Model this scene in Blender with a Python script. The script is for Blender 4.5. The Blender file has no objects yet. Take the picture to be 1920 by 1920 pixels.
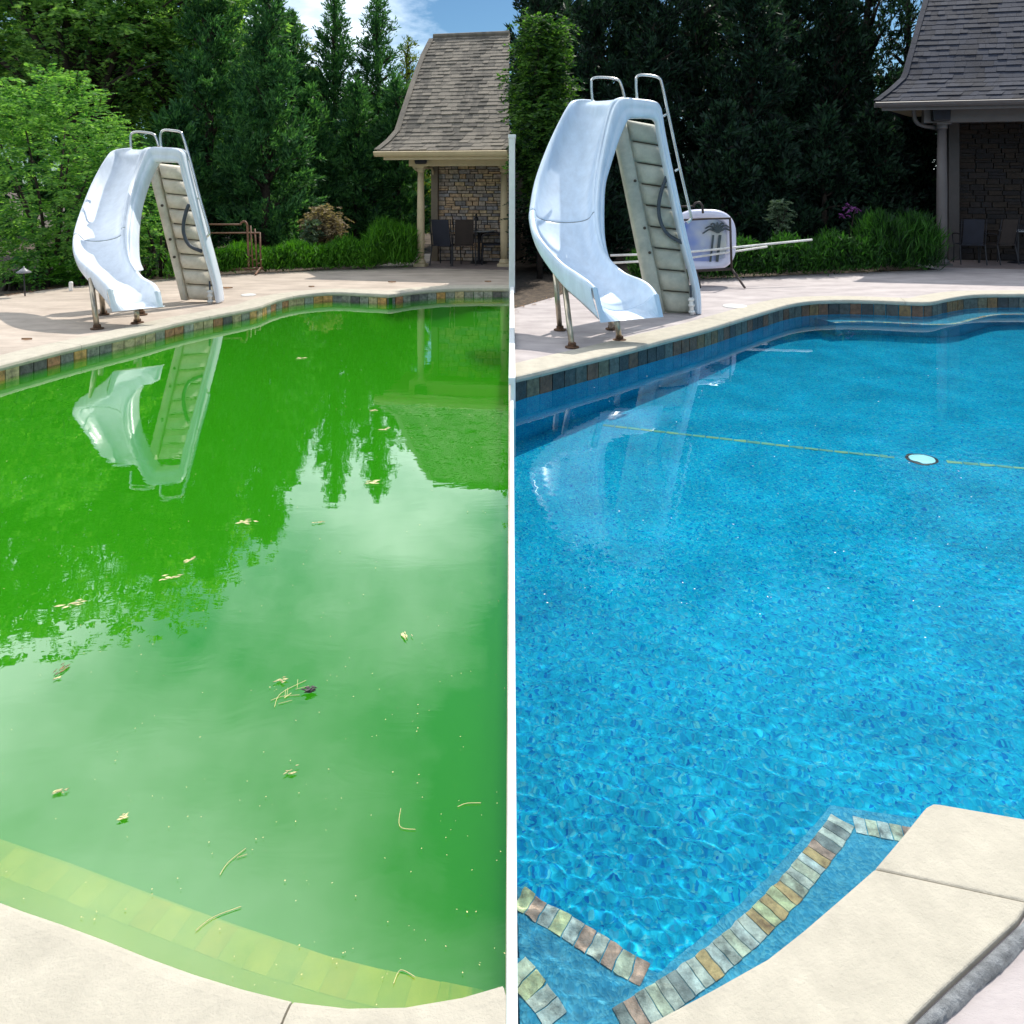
import bpy, math, random
import numpy as np
from mathutils import Vector, Matrix
from mathutils.geometry import tessellate_polygon
random.seed(7); RNG = np.random.default_rng(7)
SC = bpy.context.scene; COL = SC.collection
R = math.radians
# ------------------------------------------------------------------ camera
F, Y0, CX, H = 1400.0, 350.0, 960.0, 1.7        # focal length and horizon in photo pixels, eye height in metres
cd = bpy.data.cameras.new('camera'); cam = bpy.data.objects.new('camera', cd); COL.objects.link(cam)
cam.location = (0, 0, H); cam.rotation_euler = (R(90), 0, 0)
cd.sensor_width = 36; cd.lens = 36*F/1920; cd.shift_y = (Y0-960)/1920
cd.clip_start = 0.05; cd.clip_end = 2000
SC.camera = cam
# ------------------------------------------------------------------ sky, sun, exposure
CLOUD = (3.1, 4.5, 0.0)
SUN = Vector((0.41, 0.62, 1.0)).normalized()     # towards the sun: behind the garden, a little to the right
world = bpy.data.worlds.new('World'); SC.world = world; world.use_nodes = True
nt = world.node_tree; nt.nodes.clear()
def N(nt, t, **kw):
    n = nt.nodes.new(t)
    for k, v in kw.items(): setattr(n, k, v)
    return n
wo = N(nt, 'ShaderNodeOutputWorld'); bg = N(nt, 'ShaderNodeBackground'); bg.inputs[1].default_value = 0.085
sky = N(nt, 'ShaderNodeTexSky', sky_type='NISHITA', sun_disc=False)
sky.sun_elevation = math.asin(SUN.z); sky.sun_rotation = math.atan2(SUN.x, SUN.y)
sky.air_density = 1.0; sky.dust_density = 0.4; sky.ozone_density = 2.5
tc = N(nt, 'ShaderNodeTexCoord'); sx = N(nt, 'ShaderNodeSeparateXYZ'); nt.links.new(tc.outputs['Generated'], sx.inputs[0])
za = N(nt, 'ShaderNodeMath', operation='ADD'); za.inputs[1].default_value = 0.28; nt.links.new(sx.outputs[2], za.inputs[0])
zm = N(nt, 'ShaderNodeMath', operation='MAXIMUM'); zm.inputs[1].default_value = 0.05; nt.links.new(za.outputs[0], zm.inputs[0])
cmb = N(nt, 'ShaderNodeCombineXYZ')
for i in (0, 1):
    d = N(nt, 'ShaderNodeMath', operation='DIVIDE'); nt.links.new(sx.outputs[i], d.inputs[0]); nt.links.new(zm.outputs[0], d.inputs[1]); nt.links.new(d.outputs[0], cmb.inputs[i])
cn = N(nt, 'ShaderNodeTexNoise'); cn.inputs['Scale'].default_value = 1.5; cn.inputs['Detail'].default_value = 9; cn.inputs['Roughness'].default_value = 0.55
mp = N(nt, 'ShaderNodeMapping'); mp.inputs['Location'].default_value = (3.3, 1.2, 0.0); nt.links.new(cmb.outputs[0], mp.inputs[0]); nt.links.new(mp.outputs[0], cn.inputs[0])
cn2 = N(nt, 'ShaderNodeTexNoise'); cn2.inputs['Scale'].default_value = .62; cn2.inputs['Detail'].default_value = 1; mp2 = N(nt, 'ShaderNodeMapping'); mp2.inputs['Location'].default_value = CLOUD; nt.links.new(cmb.outputs[0], mp2.inputs[0]); nt.links.new(mp2.outputs[0], cn2.inputs[0])
ad2 = N(nt, 'ShaderNodeMath', operation='MULTIPLY_ADD'); ad2.inputs[1].default_value = 1.5; nt.links.new(cn2.outputs[0], ad2.inputs[0]); ad3 = N(nt, 'ShaderNodeMath', operation='SUBTRACT'); ad3.inputs[1].default_value = .78
lowz = N(nt, 'ShaderNodeMapRange'); lowz.inputs['From Min'].default_value = .05; lowz.inputs['From Max'].default_value = .34; lowz.inputs['To Min'].default_value = -.26; lowz.inputs['To Max'].default_value = 0; nt.links.new(sx.outputs[2], lowz.inputs['Value'])
cnl = N(nt, 'ShaderNodeMath', operation='ADD'); nt.links.new(cn.outputs[0], cnl.inputs[0]); nt.links.new(lowz.outputs[0], cnl.inputs[1]); nt.links.new(cnl.outputs[0], ad3.inputs[0]); nt.links.new(ad3.outputs[0], ad2.inputs[2])
cr = N(nt, 'ShaderNodeValToRGB'); cr.color_ramp.elements[0].position = 0.40; cr.color_ramp.elements[1].position = 0.80
nt.links.new(ad2.outputs[0], cr.inputs[0])
cmix = N(nt, 'ShaderNodeMix', data_type='RGBA'); nt.links.new(cr.outputs[0], cmix.inputs[0])
tint = N(nt, 'ShaderNodeMix', data_type='RGBA', blend_type='MULTIPLY'); tint.inputs[0].default_value = 1
nt.links.new(sky.outputs[0], tint.inputs[6]); tint.inputs[7].default_value = (0.72, 1.0, 1.12, 1)
nt.links.new(tint.outputs[2], cmix.inputs[6]); cmix.inputs[7].default_value = (40, 42, 43, 1)
nt.links.new(cmix.outputs[2], bg.inputs[0]); nt.links.new(bg.outputs[0], wo.inputs[0])
SC.cycles.volume_bounces = 1
sd = bpy.data.lights.new('sun', 'SUN'); sd.cycles.is_caustics_light = True; sd.energy = 4.6; sd.angle = R(0.53); sd.color = (1.0, 0.95, 0.86)
sun = bpy.data.objects.new('sun', sd); COL.objects.link(sun); sun.location = (20, 30, 48)
sun.rotation_euler = SUN.to_track_quat('Z', 'Y').to_euler()
SC.view_settings.view_transform = 'Standard'; SC.view_settings.look = 'None'
SC.view_settings.gamma = 1; SC.view_settings.use_curve_mapping = False; SC.view_settings.exposure = 0.06
# ------------------------------------------------------------------ helpers
def P(px, py, D):            # a point seen at photo pixel (px,py), D metres ahead
    return Vector(((px-CX)*D/F, D, H-(py-Y0)*D/F))
def G(px, py, z=0.0):        # a point of the level z seen at that pixel
    D = (H-z)*F/(py-Y0); return Vector(((px-CX)*D/F, D, z))
ORG = {}
def mk(name, me, mat, parent=None, loc=None):
    o = bpy.data.objects.new(name, me); COL.objects.link(o)
    w = Vector(loc) if loc is not None else Vector((0, 0, 0))
    if parent is not None: o.parent = parent; o.location = w-ORG[parent.name]
    else: o.location = w
    ORG[o.name] = w
    if mat is not None and not me.materials: me.materials.append(mat)
    return o
def tag(o, label=None, cat=None, group=None, kind=None):
    if label: o['label'] = label
    if cat: o['category'] = cat
    if group: o['group'] = group
    if kind: o['kind'] = kind
    return o
def thing(name, label, cat, loc, group=None):
    o = bpy.data.objects.new(name, None); COL.objects.link(o); o.location = loc; o.empty_display_size = .2
    ORG[o.name] = Vector(loc); return tag(o, label, cat, group)
def copy_tree(o, parent=None):
    c = o.copy(); COL.objects.link(c); c.parent = parent; ORG[c.name] = Vector(c.location) if parent is None else ORG[o.name]
    for ch in list(o.children): copy_tree(ch, c)
    return c
class MB:
    def __init__(s): s.v = []; s.f = []
    def add(s, vs, fs):
        n = len(s.v); s.v += [tuple(v) for v in vs]; s.f += [tuple(i+n for i in f) for f in fs]
    def box(s, lo, hi):
        x0, y0, z0 = lo; x1, y1, z1 = hi
        s.add([(x0,y0,z0),(x1,y0,z0),(x1,y1,z0),(x0,y1,z0),(x0,y0,z1),(x1,y0,z1),(x1,y1,z1),(x0,y1,z1)],
              [(0,3,2,1),(4,5,6,7),(0,1,5,4),(1,2,6,5),(2,3,7,6),(3,0,4,7)]); return s
    def obox(s, c, u, v, w, su, sv, sw):          # oriented box, half sizes
        c, u, v, w = map(Vector, (c, u, v, w)); vs = []
        for k in (-1, 1):
            for a, b in ((-1,-1),(1,-1),(1,1),(-1,1)): vs.append(c+u*su*a+v*sv*b+w*sw*k)
        s.add(vs, [(0,3,2,1),(4,5,6,7),(0,1,5,4),(1,2,6,5),(2,3,7,6),(3,0,4,7)]); return s
    def tube(s, pts, r, n=10, closed=False, cap=True):
        pts = [Vector(p) for p in pts]; m = len(pts); rr = r if isinstance(r, (list, tuple)) else [r]*m
        ref = None; rings = []
        for i in range(m):
            if closed: t = pts[(i+1) % m]-pts[i-1]
            else: t = pts[min(i+1, m-1)]-pts[max(i-1, 0)]
            t.normalize()
            if ref is None: ref = t.orthogonal()
            ref = (ref-t*ref.dot(t)).normalized(); b = t.cross(ref)
            rings.append([pts[i]+(ref*math.cos(2*math.pi*k/n)+b*math.sin(2*math.pi*k/n))*rr[i] for k in range(n)])
        vs = [v for q in rings for v in q]; fs = []
        for i in range(m if closed else m-1):
            j = (i+1) % m
            for k in range(n): fs.append((i*n+k, i*n+(k+1) % n, j*n+(k+1) % n, j*n+k))
        if cap and not closed: fs += [tuple(range(n-1, -1, -1)), tuple((m-1)*n+k for k in range(n))]
        s.add(vs, fs); return s
    def lathe(s, prof, c, n=20):
        c = Vector(c); m = len(prof); vs = []; fs = []
        for r, z in prof:
            for k in range(n): a = 2*math.pi*k/n; vs.append(c+Vector((r*math.cos(a), r*math.sin(a), z)))
        for i in range(m-1):
            for k in range(n): fs.append((i*n+k, i*n+(k+1) % n, (i+1)*n+(k+1) % n, (i+1)*n+k))
        fs += [tuple(range(n-1, -1, -1)), tuple((m-1)*n+k for k in range(n))]
        s.add(vs, fs); return s
    def prism(s, poly, z0, z1):
        n = len(poly); tri = tessellate_polygon([[Vector((p[0], p[1], 0)) for p in poly]])
        vs = [(p[0], p[1], z1) for p in poly]+[(p[0], p[1], z0) for p in poly]
        area = sum(poly[i-1][0]*poly[i][1]-poly[i][0]*poly[i-1][1] for i in range(n))
        fs = []
        for t in tri:
            a, b, c = (Vector(vs[i]) for i in t)
            if (b-a).cross(c-a).z < 0: t = (t[0], t[2], t[1])
            fs.append(tuple(t)); fs.append((t[2]+n, t[1]+n, t[0]+n))
        for i in range(n):
            j = (i+1) % n
            fs.append((i, i+n, j+n, j) if area > 0 else (i, j, j+n, i+n))
        s.add(vs, fs); return s
    def grid(s, rows):
        m, n = len(rows), len(rows[0]); vs = [v for r in rows for v in r]
        s.add(vs, [(i*n+k, i*n+k+1, (i+1)*n+k+1, (i+1)*n+k) for i in range(m-1) for k in range(n-1)]); return s
    def build(s, name, mat, parent=None, smooth=False, bevel=0, solid=0, sub=0, M=None, angle=None, seg=2):
        vs = [Vector(v) for v in s.v]
        if M is not None: vs = [M @ v for v in vs]
        lo = Vector([min(v[i] for v in vs) for i in range(3)]); hi = Vector([max(v[i] for v in vs) for i in range(3)])
        c = Vector(((lo.x+hi.x)/2, (lo.y+hi.y)/2, lo.z))
        me = bpy.data.meshes.new(name); me.from_pydata([v-c for v in vs], [], s.f); me.update()
        if smooth: me.polygons.foreach_set('use_smooth', [True]*len(me.polygons))
        o = mk(name, me, mat, parent, c)
        if solid: m = o.modifiers.new('s', 'SOLIDIFY'); m.thickness = solid; m.offset = 0
        if sub: m = o.modifiers.new('u', 'SUBSURF'); m.levels = m.render_levels = sub
        if bevel: m = o.modifiers.new('b', 'BEVEL'); m.width = bevel; m.segments = seg; m.limit_method = 'ANGLE'; m.angle_limit = R(35)
        return o
def quads(name, V, mat, parent=None, kind=None):        # V: (n,4,3) leaf quads
    n = len(V); c = V.reshape(-1, 3).mean(0); me = bpy.data.meshes.new(name)
    me.vertices.add(n*4); me.vertices.foreach_set('co', (V.reshape(-1, 3)-c).astype(np.float32).ravel())
    me.loops.add(n*4); me.loops.foreach_set('vertex_index', np.arange(n*4, dtype=np.int32))
    me.polygons.add(n); me.polygons.foreach_set('loop_start', np.arange(0, n*4, 4, dtype=np.int32))
    me.update(calc_edges=True)
    o = mk(name, me, mat, parent, Vector(c))
    if kind: o['kind'] = kind
    return o
def unit(a): return a/np.maximum(np.linalg.norm(a, axis=-1, keepdims=True), 1e-9)
def leaves(Pn, Dn, L, W):
    n = len(Pn); Dn = unit(Dn); s = unit(np.cross(Dn, RNG.normal(size=(n, 3)))); nn = np.cross(Dn, s)
    L = np.broadcast_to(L, (n,))[:, None]; W = np.broadcast_to(W, (n,))[:, None]
    return np.stack([Pn, Pn+Dn*L*.45+s*W*.5+nn*W*.12, Pn+Dn*L, Pn+Dn*L*.45-s*W*.5+nn*W*.12], 1)
def catmull(pts, k=8):
    pts = [Vector(p) for p in pts]; out = []
    for i in range(len(pts)-1):
        p0 = pts[max(i-1, 0)]; p1 = pts[i]; p2 = pts[i+1]; p3 = pts[min(i+2, len(pts)-1)]
        for j in range(k):
            t = j/k; out.append(.5*((2*p1)+(p2-p0)*t+(2*p0-5*p1+4*p2-p3)*t*t+(3*p1-p0-3*p2+p3)*t**3))
    out.append(pts[-1]); return out
def resample(pts, step):
    out = [pts[0].copy()]; acc = 0
    for a, b in zip(pts, pts[1:]):
        L = (b-a).length; t = step-acc
        while t <= L: out.append(a.lerp(b, t/L)); t += step
        acc = (acc+L) % step if L else acc
    return out
# ------------------------------------------------------------------ materials
def mat(name, col, rough=.6, var=.15, scale=6, bump=0, bscale=40, metal=0, spec=.5, col2=None, isl=0, trans=0, coat=0, stretch=(1,1,1), objrand=0, detail=6):
    m = bpy.data.materials.new(name); m.use_nodes = True; t = m.node_tree; b = t.nodes['Principled BSDF']
    b.inputs['Roughness'].default_value = rough; b.inputs['Metallic'].default_value = metal; b.inputs['Specular IOR Level'].default_value = spec
    if coat: b.inputs['Coat Weight'].default_value = coat; b.inputs['Coat Roughness'].default_value = .08
    tcn = N(t, 'ShaderNodeTexCoord'); mpn = N(t, 'ShaderNodeMapping'); mpn.inputs['Scale'].default_value = stretch
    geo = N(t, 'ShaderNodeNewGeometry'); t.links.new(geo.outputs['Position'], mpn.inputs[0])
    no = N(t, 'ShaderNodeTexNoise'); no.inputs['Scale'].default_value = scale; no.inputs['Detail'].default_value = detail; no.inputs['Roughness'].default_value = .65
    t.links.new(mpn.outputs[0], no.inputs[0])
    c2 = col2 or tuple(c*(1-var*1.6) for c in col)
    c1 = col if col2 else tuple(min(c*(1+var), 1) for c in col)
    ra = N(t, 'ShaderNodeValToRGB'); e = ra.color_ramp.elements
    e[0].position = .32; e[1].position = .68; e[0].color = (*c2, 1); e[1].color = (*c1, 1)
    src = no.outputs[0]
    if isl:
        mx = N(t, 'ShaderNodeMath', operation='MULTIPLY_ADD'); mx.inputs[1].default_value = isl; t.links.new(geo.outputs['Random Per Island'], mx.inputs[0])
        m2 = N(t, 'ShaderNodeMath', operation='SUBTRACT'); t.links.new(no.outputs[0], m2.inputs[0]); m2.inputs[1].default_value = isl*.5
        t.links.new(m2.outputs[0], mx.inputs[2]); src = mx.outputs[0]
    if objrand:
        oi = N(t, 'ShaderNodeObjectInfo'); mx = N(t, 'ShaderNodeMath', operation='MULTIPLY_ADD'); mx.inputs[1].default_value = objrand
        t.links.new(oi.outputs['Random'], mx.inputs[0]); m2 = N(t, 'ShaderNodeMath', operation='SUBTRACT'); t.links.new(no.outputs[0], m2.inputs[0]); m2.inputs[1].default_value = objrand*.5
        t.links.new(m2.outputs[0], mx.inputs[2]); src = mx.outputs[0]
    t.links.new(src, ra.inputs[0]); t.links.new(ra.outputs[0], b.inputs['Base Color'])
    if bump:
        n2 = N(t, 'ShaderNodeTexNoise'); n2.inputs['Scale'].default_value = bscale; n2.inputs['Detail'].default_value = 8; n2.inputs['Roughness'].default_value = .7
        t.links.new(mpn.outputs[0], n2.inputs[0]); bp = N(t, 'ShaderNodeBump'); bp.inputs['Strength'].default_value = bump; bp.inputs['Distance'].default_value = .02
        t.links.new(n2.outputs[0], bp.inputs['Height']); t.links.new(bp.outputs[0], b.inputs['Normal'])
    if trans:
        tr = N(t, 'ShaderNodeBsdfTranslucent'); sc = N(t, 'ShaderNodeMix', data_type='RGBA', blend_type='MULTIPLY'); sc.inputs[0].default_value = 1
        t.links.new(ra.outputs[0], sc.inputs[6]); sc.inputs[7].default_value = (1.25, 1.35, .6, 1); t.links.new(sc.outputs[2], tr.inputs[0])
        ms = N(t, 'ShaderNodeMixShader'); ms.inputs[0].default_value = trans
        t.links.new(b.outputs[0], ms.inputs[1]); t.links.new(tr.outputs[0], ms.inputs[2]); t.links.new(ms.outputs[0], t.nodes['Material Output'].inputs[0])
    return m
M = {}
M['deck_l'] = mat('deck warm', (.55,.46,.385), .8, col2=(.35,.285,.235), scale=1.6, bump=.35, bscale=14, stretch=(1,2.2,1))
M['deck_r'] = mat('deck mauve', (.52,.465,.455), .8, col2=(.33,.285,.285), scale=1.6, bump=.35, bscale=14, stretch=(1,2.2,1))
M['coping'] = mat('cream coping', (.50,.455,.37), .85, var=.08, scale=9, bump=.45, bscale=90)
M['coping_edge'] = mat('grey joint filler', (.30,.31,.32), .9, var=.3, scale=22, bump=.9, bscale=60)
M['soil'] = mat('soil', (.09,.065,.045), .95, var=.4, scale=12, bump=.9, bscale=30)
M['gel'] = mat('white fibreglass', (.74,.79,.86), .34, var=.07, scale=3, spec=.5, coat=.2, stretch=(3,3,.6))
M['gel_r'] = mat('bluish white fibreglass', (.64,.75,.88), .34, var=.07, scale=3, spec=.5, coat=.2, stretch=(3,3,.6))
M['back'] = mat('raw fibreglass back', (.78,.72,.60), .7, col2=(.56,.50,.39), scale=5, bump=.25, bscale=50)
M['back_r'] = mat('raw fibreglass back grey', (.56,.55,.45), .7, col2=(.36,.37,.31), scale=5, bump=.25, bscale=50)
M['seam'] = mat('dark seam', (.08,.065,.05), .9)
M['seam_l'] = mat('grey seam', (.38,.41,.45), .6)
M['steel'] = mat('stainless tube', (.62,.62,.60), .25, var=.1, metal=1)
M['leg'] = mat('weathered leg tube', (.50,.43,.33), .32, var=.2, metal=.9)
M['rust'] = mat('rust', (.12,.06,.03), .9, var=.4, scale=30)
M['hose'] = mat('grey hose', (.05,.065,.085), .5)
M['pvc'] = mat('white pvc', (.78,.77,.74), .4)
M['rack'] = mat('brown painted tube', (.20,.10,.06), .6, var=.3, scale=15)
M['rack_r'] = mat('dark painted tube', (.045,.03,.028), .6, var=.3, scale=15)
M['trim_l'] = mat('tan trim', (.50,.40,.25), .6, var=.06)
M['trim_r'] = mat('shaded taupe trim', (.11,.095,.095), .6, var=.06)  # darker copy of the tan trim, house shade put into the colour
M['post_l'] = mat('brown post', (.17,.13,.09), .6, var=.1)
M['post_r'] = mat('shaded post', (.05,.042,.042), .6, var=.1)  # darker copy of the brown post, house shade put into the colour
M['roof_l'] = mat('tan grey shingle', (.215,.185,.15), .9, col2=(.10,.088,.073), scale=2.3, bump=.4, bscale=60, stretch=(2.4,.8,.8), isl=.55)
M['roof_r'] = mat('slate blue shingle', (.020,.025,.045), .9, col2=(.008,.010,.021), scale=2.3, bump=.4, bscale=60, stretch=(2.4,.8,.8), isl=.55)  # slate blue, deepened: the shade on this roof is in the colour
M['dark'] = mat('black plastic', (.012,.012,.018), .5)
M['sling'] = mat('dark blue sling', (.016,.018,.03), .8)
M['sling_b'] = mat('dark brown sling', (.035,.024,.02), .8)
M['glass_top'] = mat('pale table top', (.30,.32,.34), .15)
M['porch'] = mat('porch floor', (.22,.17,.16), .8, bump=.2)
M['mortar'] = mat('dark mortar', (.05,.042,.035), .95, bump=.5)
M['soffit'] = mat('soffit', (.30,.24,.16), .7)
M['white'] = mat('white render', (.80,.82,.82), .7, var=.03, bump=.1)
M['wood'] = mat('bark', (.045,.032,.024), .95, var=.35, scale=14, bump=.9, bscale=25)
STONE = [(.56,.38,.24),(.48,.36,.26),(.42,.34,.29),(.36,.33,.33),(.60,.44,.27),(.28,.24,.23),(.50,.40,.32)]
M['stone_l'] = [mat('ledge stone', c, .9, var=.3, scale=14, bump=.8, bscale=35) for c in STONE]
M['stone_r'] = [mat('shaded ledge stone', tuple(a*b for a, b in zip(c, (.045,.042,.050))), .9, var=.3, scale=14, bump=.8, bscale=35) for c in STONE]  # ledge stone dimmed: the shadow on the right house put into its colour
SLATE = [(.62,.33,.10),(.50,.40,.22),(.20,.20,.18),(.30,.30,.24),(.12,.11,.11),(.46,.20,.09),(.36,.36,.30)]
M['tile_l'] = [mat('slate tile', c, .45, var=.35, scale=18, bump=.5, bscale=30) for c in SLATE]
M['tile_r'] = [mat('shaded slate tile', tuple(a*.34+.01 for a in c), .45, var=.35, scale=18, bump=.5, bscale=30) for c in SLATE]  # slate colours dimmed: shade on this pool wall is painted in
STEPT = [(.90,.46,.20),(.80,.68,.48),(.34,.33,.29),(.70,.66,.54),(.85,.68,.36),(.72,.42,.30),(.76,.72,.62)]
M['tile_s'] = [mat('wet slate tile', c, .45, var=.42, scale=22, bump=.6, bscale=40) for c in STEPT]
M['tile_y'] = [mat('algae slate tile', c, .6, var=.15, scale=9) for c in [(.90,.66,.10),(.85,.68,.14),(.85,.55,.06),(.70,.58,.10)]]
M['basin_l'] = mat('algae plaster', (.01,.10,.008), .9, var=.2)
M['shelf_l'] = mat('algae ledge', (.62,.52,.10), .9, var=.12, scale=3)
def pebble(name, cols, sc=34, mixn=.35, gap=.0):
    m = bpy.data.materials.new(name); m.use_nodes = True; t = m.node_tree; b = t.nodes['Principled BSDF']; b.inputs['Roughness'].default_value = .8; b.inputs['Specular IOR Level'].default_value = .03
    geo = N(t, 'ShaderNodeNewGeometry')
    wn = N(t, 'ShaderNodeTexNoise'); wn.inputs['Scale'].default_value = 9; wn.inputs['Detail'].default_value = 3; t.links.new(geo.outputs['Position'], wn.inputs[0])
    ad = N(t, 'ShaderNodeMixRGB', blend_type='ADD'); ad.inputs[0].default_value = .06; t.links.new(geo.outputs['Position'], ad.inputs[1]); t.links.new(wn.outputs['Color'], ad.inputs[2])
    vo = N(t, 'ShaderNodeTexVoronoi'); vo.inputs['Scale'].default_value = sc; t.links.new(ad.outputs[0], vo.inputs['Vector'])
    sp = N(t, 'ShaderNodeSeparateColor'); t.links.new(vo.outputs['Color'], sp.inputs[0])
    ra = N(t, 'ShaderNodeValToRGB'); el = ra.color_ramp.elements
    el[0].color = (*cols[0], 1); el[1].color = (*cols[-1], 1)
    for i, c in enumerate(cols[1:-1]): x = el.new((i+1)/(len(cols)-1)); x.color = (*c, 1)
    t.links.new(sp.outputs[0], ra.inputs[0])
    no = N(t, 'ShaderNodeTexNoise'); no.inputs['Scale'].default_value = 2.2; no.inputs['Detail'].default_value = 6; t.links.new(geo.outputs['Position'], no.inputs[0])
    r2 = N(t, 'ShaderNodeValToRGB'); r2.color_ramp.elements[0].position = .3; r2.color_ramp.elements[1].position = .7
    r2.color_ramp.elements[0].color = (.72,.76,.80,1); r2.color_ramp.elements[1].color = (1.1,1.1,1.1,1); t.links.new(no.outputs[0], r2.inputs[0])
    mu = N(t, 'ShaderNodeMixRGB', blend_type='MULTIPLY'); mu.inputs[0].default_value = 1; t.links.new(ra.outputs[0], mu.inputs[1]); t.links.new(r2.outputs[0], mu.inputs[2])
    t.links.new(mu.outputs[0], b.inputs['Base Color'])
    bp = N(t, 'ShaderNodeBump'); bp.inputs['Strength'].default_value = .5; bp.inputs['Distance'].default_value = .01; t.links.new(vo.outputs['Distance'], bp.inputs['Height']); t.links.new(bp.outputs[0], b.inputs['Normal'])
    return m
M['pebble'] = pebble('blue pebble plaster', [(.004,.17,.46),(.006,.36,.55),(.01,.43,.60),(.008,.37,.55),(.025,.49,.62),(.004,.27,.52),(.10,.51,.57)], 80)
M['step_p'] = pebble('pale blue step plaster', [(.05,.31,.48),(.08,.37,.52),(.14,.45,.56),(.06,.33,.50)], 110)
def water(name, ior, tintc, diff, dfac, bump, bsc, rough=.0, stretch=(1,1,1), refr=0, fexp=5):
    m = bpy.data.materials.new(name); m.use_nodes = True; t = m.node_tree; t.nodes.remove(t.nodes['Principled BSDF'])
    geo = N(t, 'ShaderNodeNewGeometry'); mpn = N(t, 'ShaderNodeMapping'); mpn.inputs['Scale'].default_value = stretch; t.links.new(geo.outputs['Position'], mpn.inputs[0])
    no = N(t, 'ShaderNodeTexNoise'); no.inputs['Scale'].default_value = bsc; no.inputs['Detail'].default_value = 4; no.inputs['Distortion'].default_value = .6; t.links.new(mpn.outputs[0], no.inputs[0])
    bp = N(t, 'ShaderNodeBump'); bp.inputs['Strength'].default_value = bump; bp.inputs['Distance'].default_value = .05; t.links.new(no.outputs[0], bp.inputs['Height'])
    lw = N(t, 'ShaderNodeLayerWeight'); lw.inputs[0].default_value = .5; t.links.new(bp.outputs[0], lw.inputs['Normal'])
    pw = N(t, 'ShaderNodeMath', operation='POWER'); pw.inputs[1].default_value = fexp; t.links.new(lw.outputs['Facing'], pw.inputs[0])
    fr = N(t, 'ShaderNodeMath', operation='MULTIPLY_ADD', use_clamp=True); f0 = ((ior-1)/(ior+1))**2; fr.inputs[1].default_value = 1-f0; fr.inputs[2].default_value = f0; t.links.new(pw.outputs[0], fr.inputs[0])
    gl = N(t, 'ShaderNodeBsdfGlossy'); gl.inputs['Roughness'].default_value = rough; t.links.new(bp.outputs[0], gl.inputs['Normal'])
    tr = N(t, 'ShaderNodeBsdfTransparent'); tr.inputs[0].default_value = (*tintc, 1); under = tr.outputs[0]
    if refr:
        rf = N(t, 'ShaderNodeBsdfRefraction'); rf.inputs['IOR'].default_value = 1.06; rf.inputs[0].default_value = (*tintc, 1); t.links.new(bp.outputs[0], rf.inputs['Normal'])
        mr = N(t, 'ShaderNodeMixShader'); mr.inputs[0].default_value = refr; t.links.new(under, mr.inputs[1]); t.links.new(rf.outputs[0], mr.inputs[2]); under = mr.outputs[0]
    if dfac:
        df = N(t, 'ShaderNodeBsdfDiffuse'); md = N(t, 'ShaderNodeMixShader'); md.inputs[0].default_value = dfac
        n3 = N(t, 'ShaderNodeTexNoise'); n3.inputs['Scale'].default_value = .5; n3.inputs['Detail'].default_value = 3; t.links.new(geo.outputs['Position'], n3.inputs[0])
        rp = N(t, 'ShaderNodeValToRGB'); rp.color_ramp.elements[0].position = .3; rp.color_ramp.elements[1].position = .7
        rp.color_ramp.elements[0].color = (*[c*.85 for c in diff], 1); rp.color_ramp.elements[1].color = (*[c*1.15 for c in diff], 1)
        t.links.new(n3.outputs[0], rp.inputs[0]); t.links.new(rp.outputs[0], df.inputs[0])
        t.links.new(under, md.inputs[1]); t.links.new(df.outputs[0], md.inputs[2]); under = md.outputs[0]
    ms = N(t, 'ShaderNodeMixShader'); t.links.new(fr.outputs[0], ms.inputs[0]); t.links.new(under, ms.inputs[1]); t.links.new(gl.outputs[0], ms.inputs[2])
    t.links.new(ms.outputs[0], t.nodes['Material Output'].inputs[0]); return m
M['water_l'] = water('murky green water', 2.05, (1,1,1), None, 0, .012, 2.5, stretch=(1,2,1), fexp=3.4)
M['water_r_old'] = None and water('clear blue water', 1.36, (.80,.96,1.0), None, 0, .13, 5.0, stretch=(1,1.6,1))
m = bpy.data.materials.new('clear water'); m.use_nodes = True; t_ = m.node_tree; t_.nodes.remove(t_.nodes['Principled BSDF'])
g_ = N(t_, 'ShaderNodeBsdfGlass'); g_.inputs['IOR'].default_value = 1.33; g_.inputs['Roughness'].default_value = 0; g_.inputs['Color'].default_value = (.88,.98,1,1); t_.links.new(g_.outputs[0], t_.nodes['Material Output'].inputs[0]); M['water_r'] = m
t_ = M['water_l'].node_tree; sc_ = N(t_, 'ShaderNodeVolumePrincipled'); sc_.inputs['Color'].default_value = (.062,.49,.022,1); sc_.inputs['Density'].default_value = 5.6; sc_.inputs['Absorption Color'].default_value = (.25,.55,.02,1)
t_.links.new(sc_.outputs[0], t_.nodes['Material Output'].inputs['Volume'])
GREEN = dict(
    locust=((.30,.52,.14),(.06,.17,.045)), sumac=((.27,.50,.12),(.06,.20,.05)), juniper=((.11,.28,.09),(.02,.085,.035)),
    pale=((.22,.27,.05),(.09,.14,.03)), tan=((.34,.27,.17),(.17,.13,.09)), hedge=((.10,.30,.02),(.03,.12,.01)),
    dark=((.034,.085,.050),(.004,.012,.010)), locust_r=((.10,.22,.04),(.012,.045,.018)), hedge_r=((.045,.16,.018),(.010,.04,.010)), mint=((.22,.30,.20),(.10,.16,.10)))  # dark: backlit gloom of the right-hand trees put into the leaf colour
for k, (a, b) in GREEN.items(): M['g_'+k] = mat(k+' leaf', a, .55, col2=b, scale=2.2, isl=.5, trans=.55 if k in ('locust','sumac','locust_r') else .4, spec=.3, detail=3)
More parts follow.
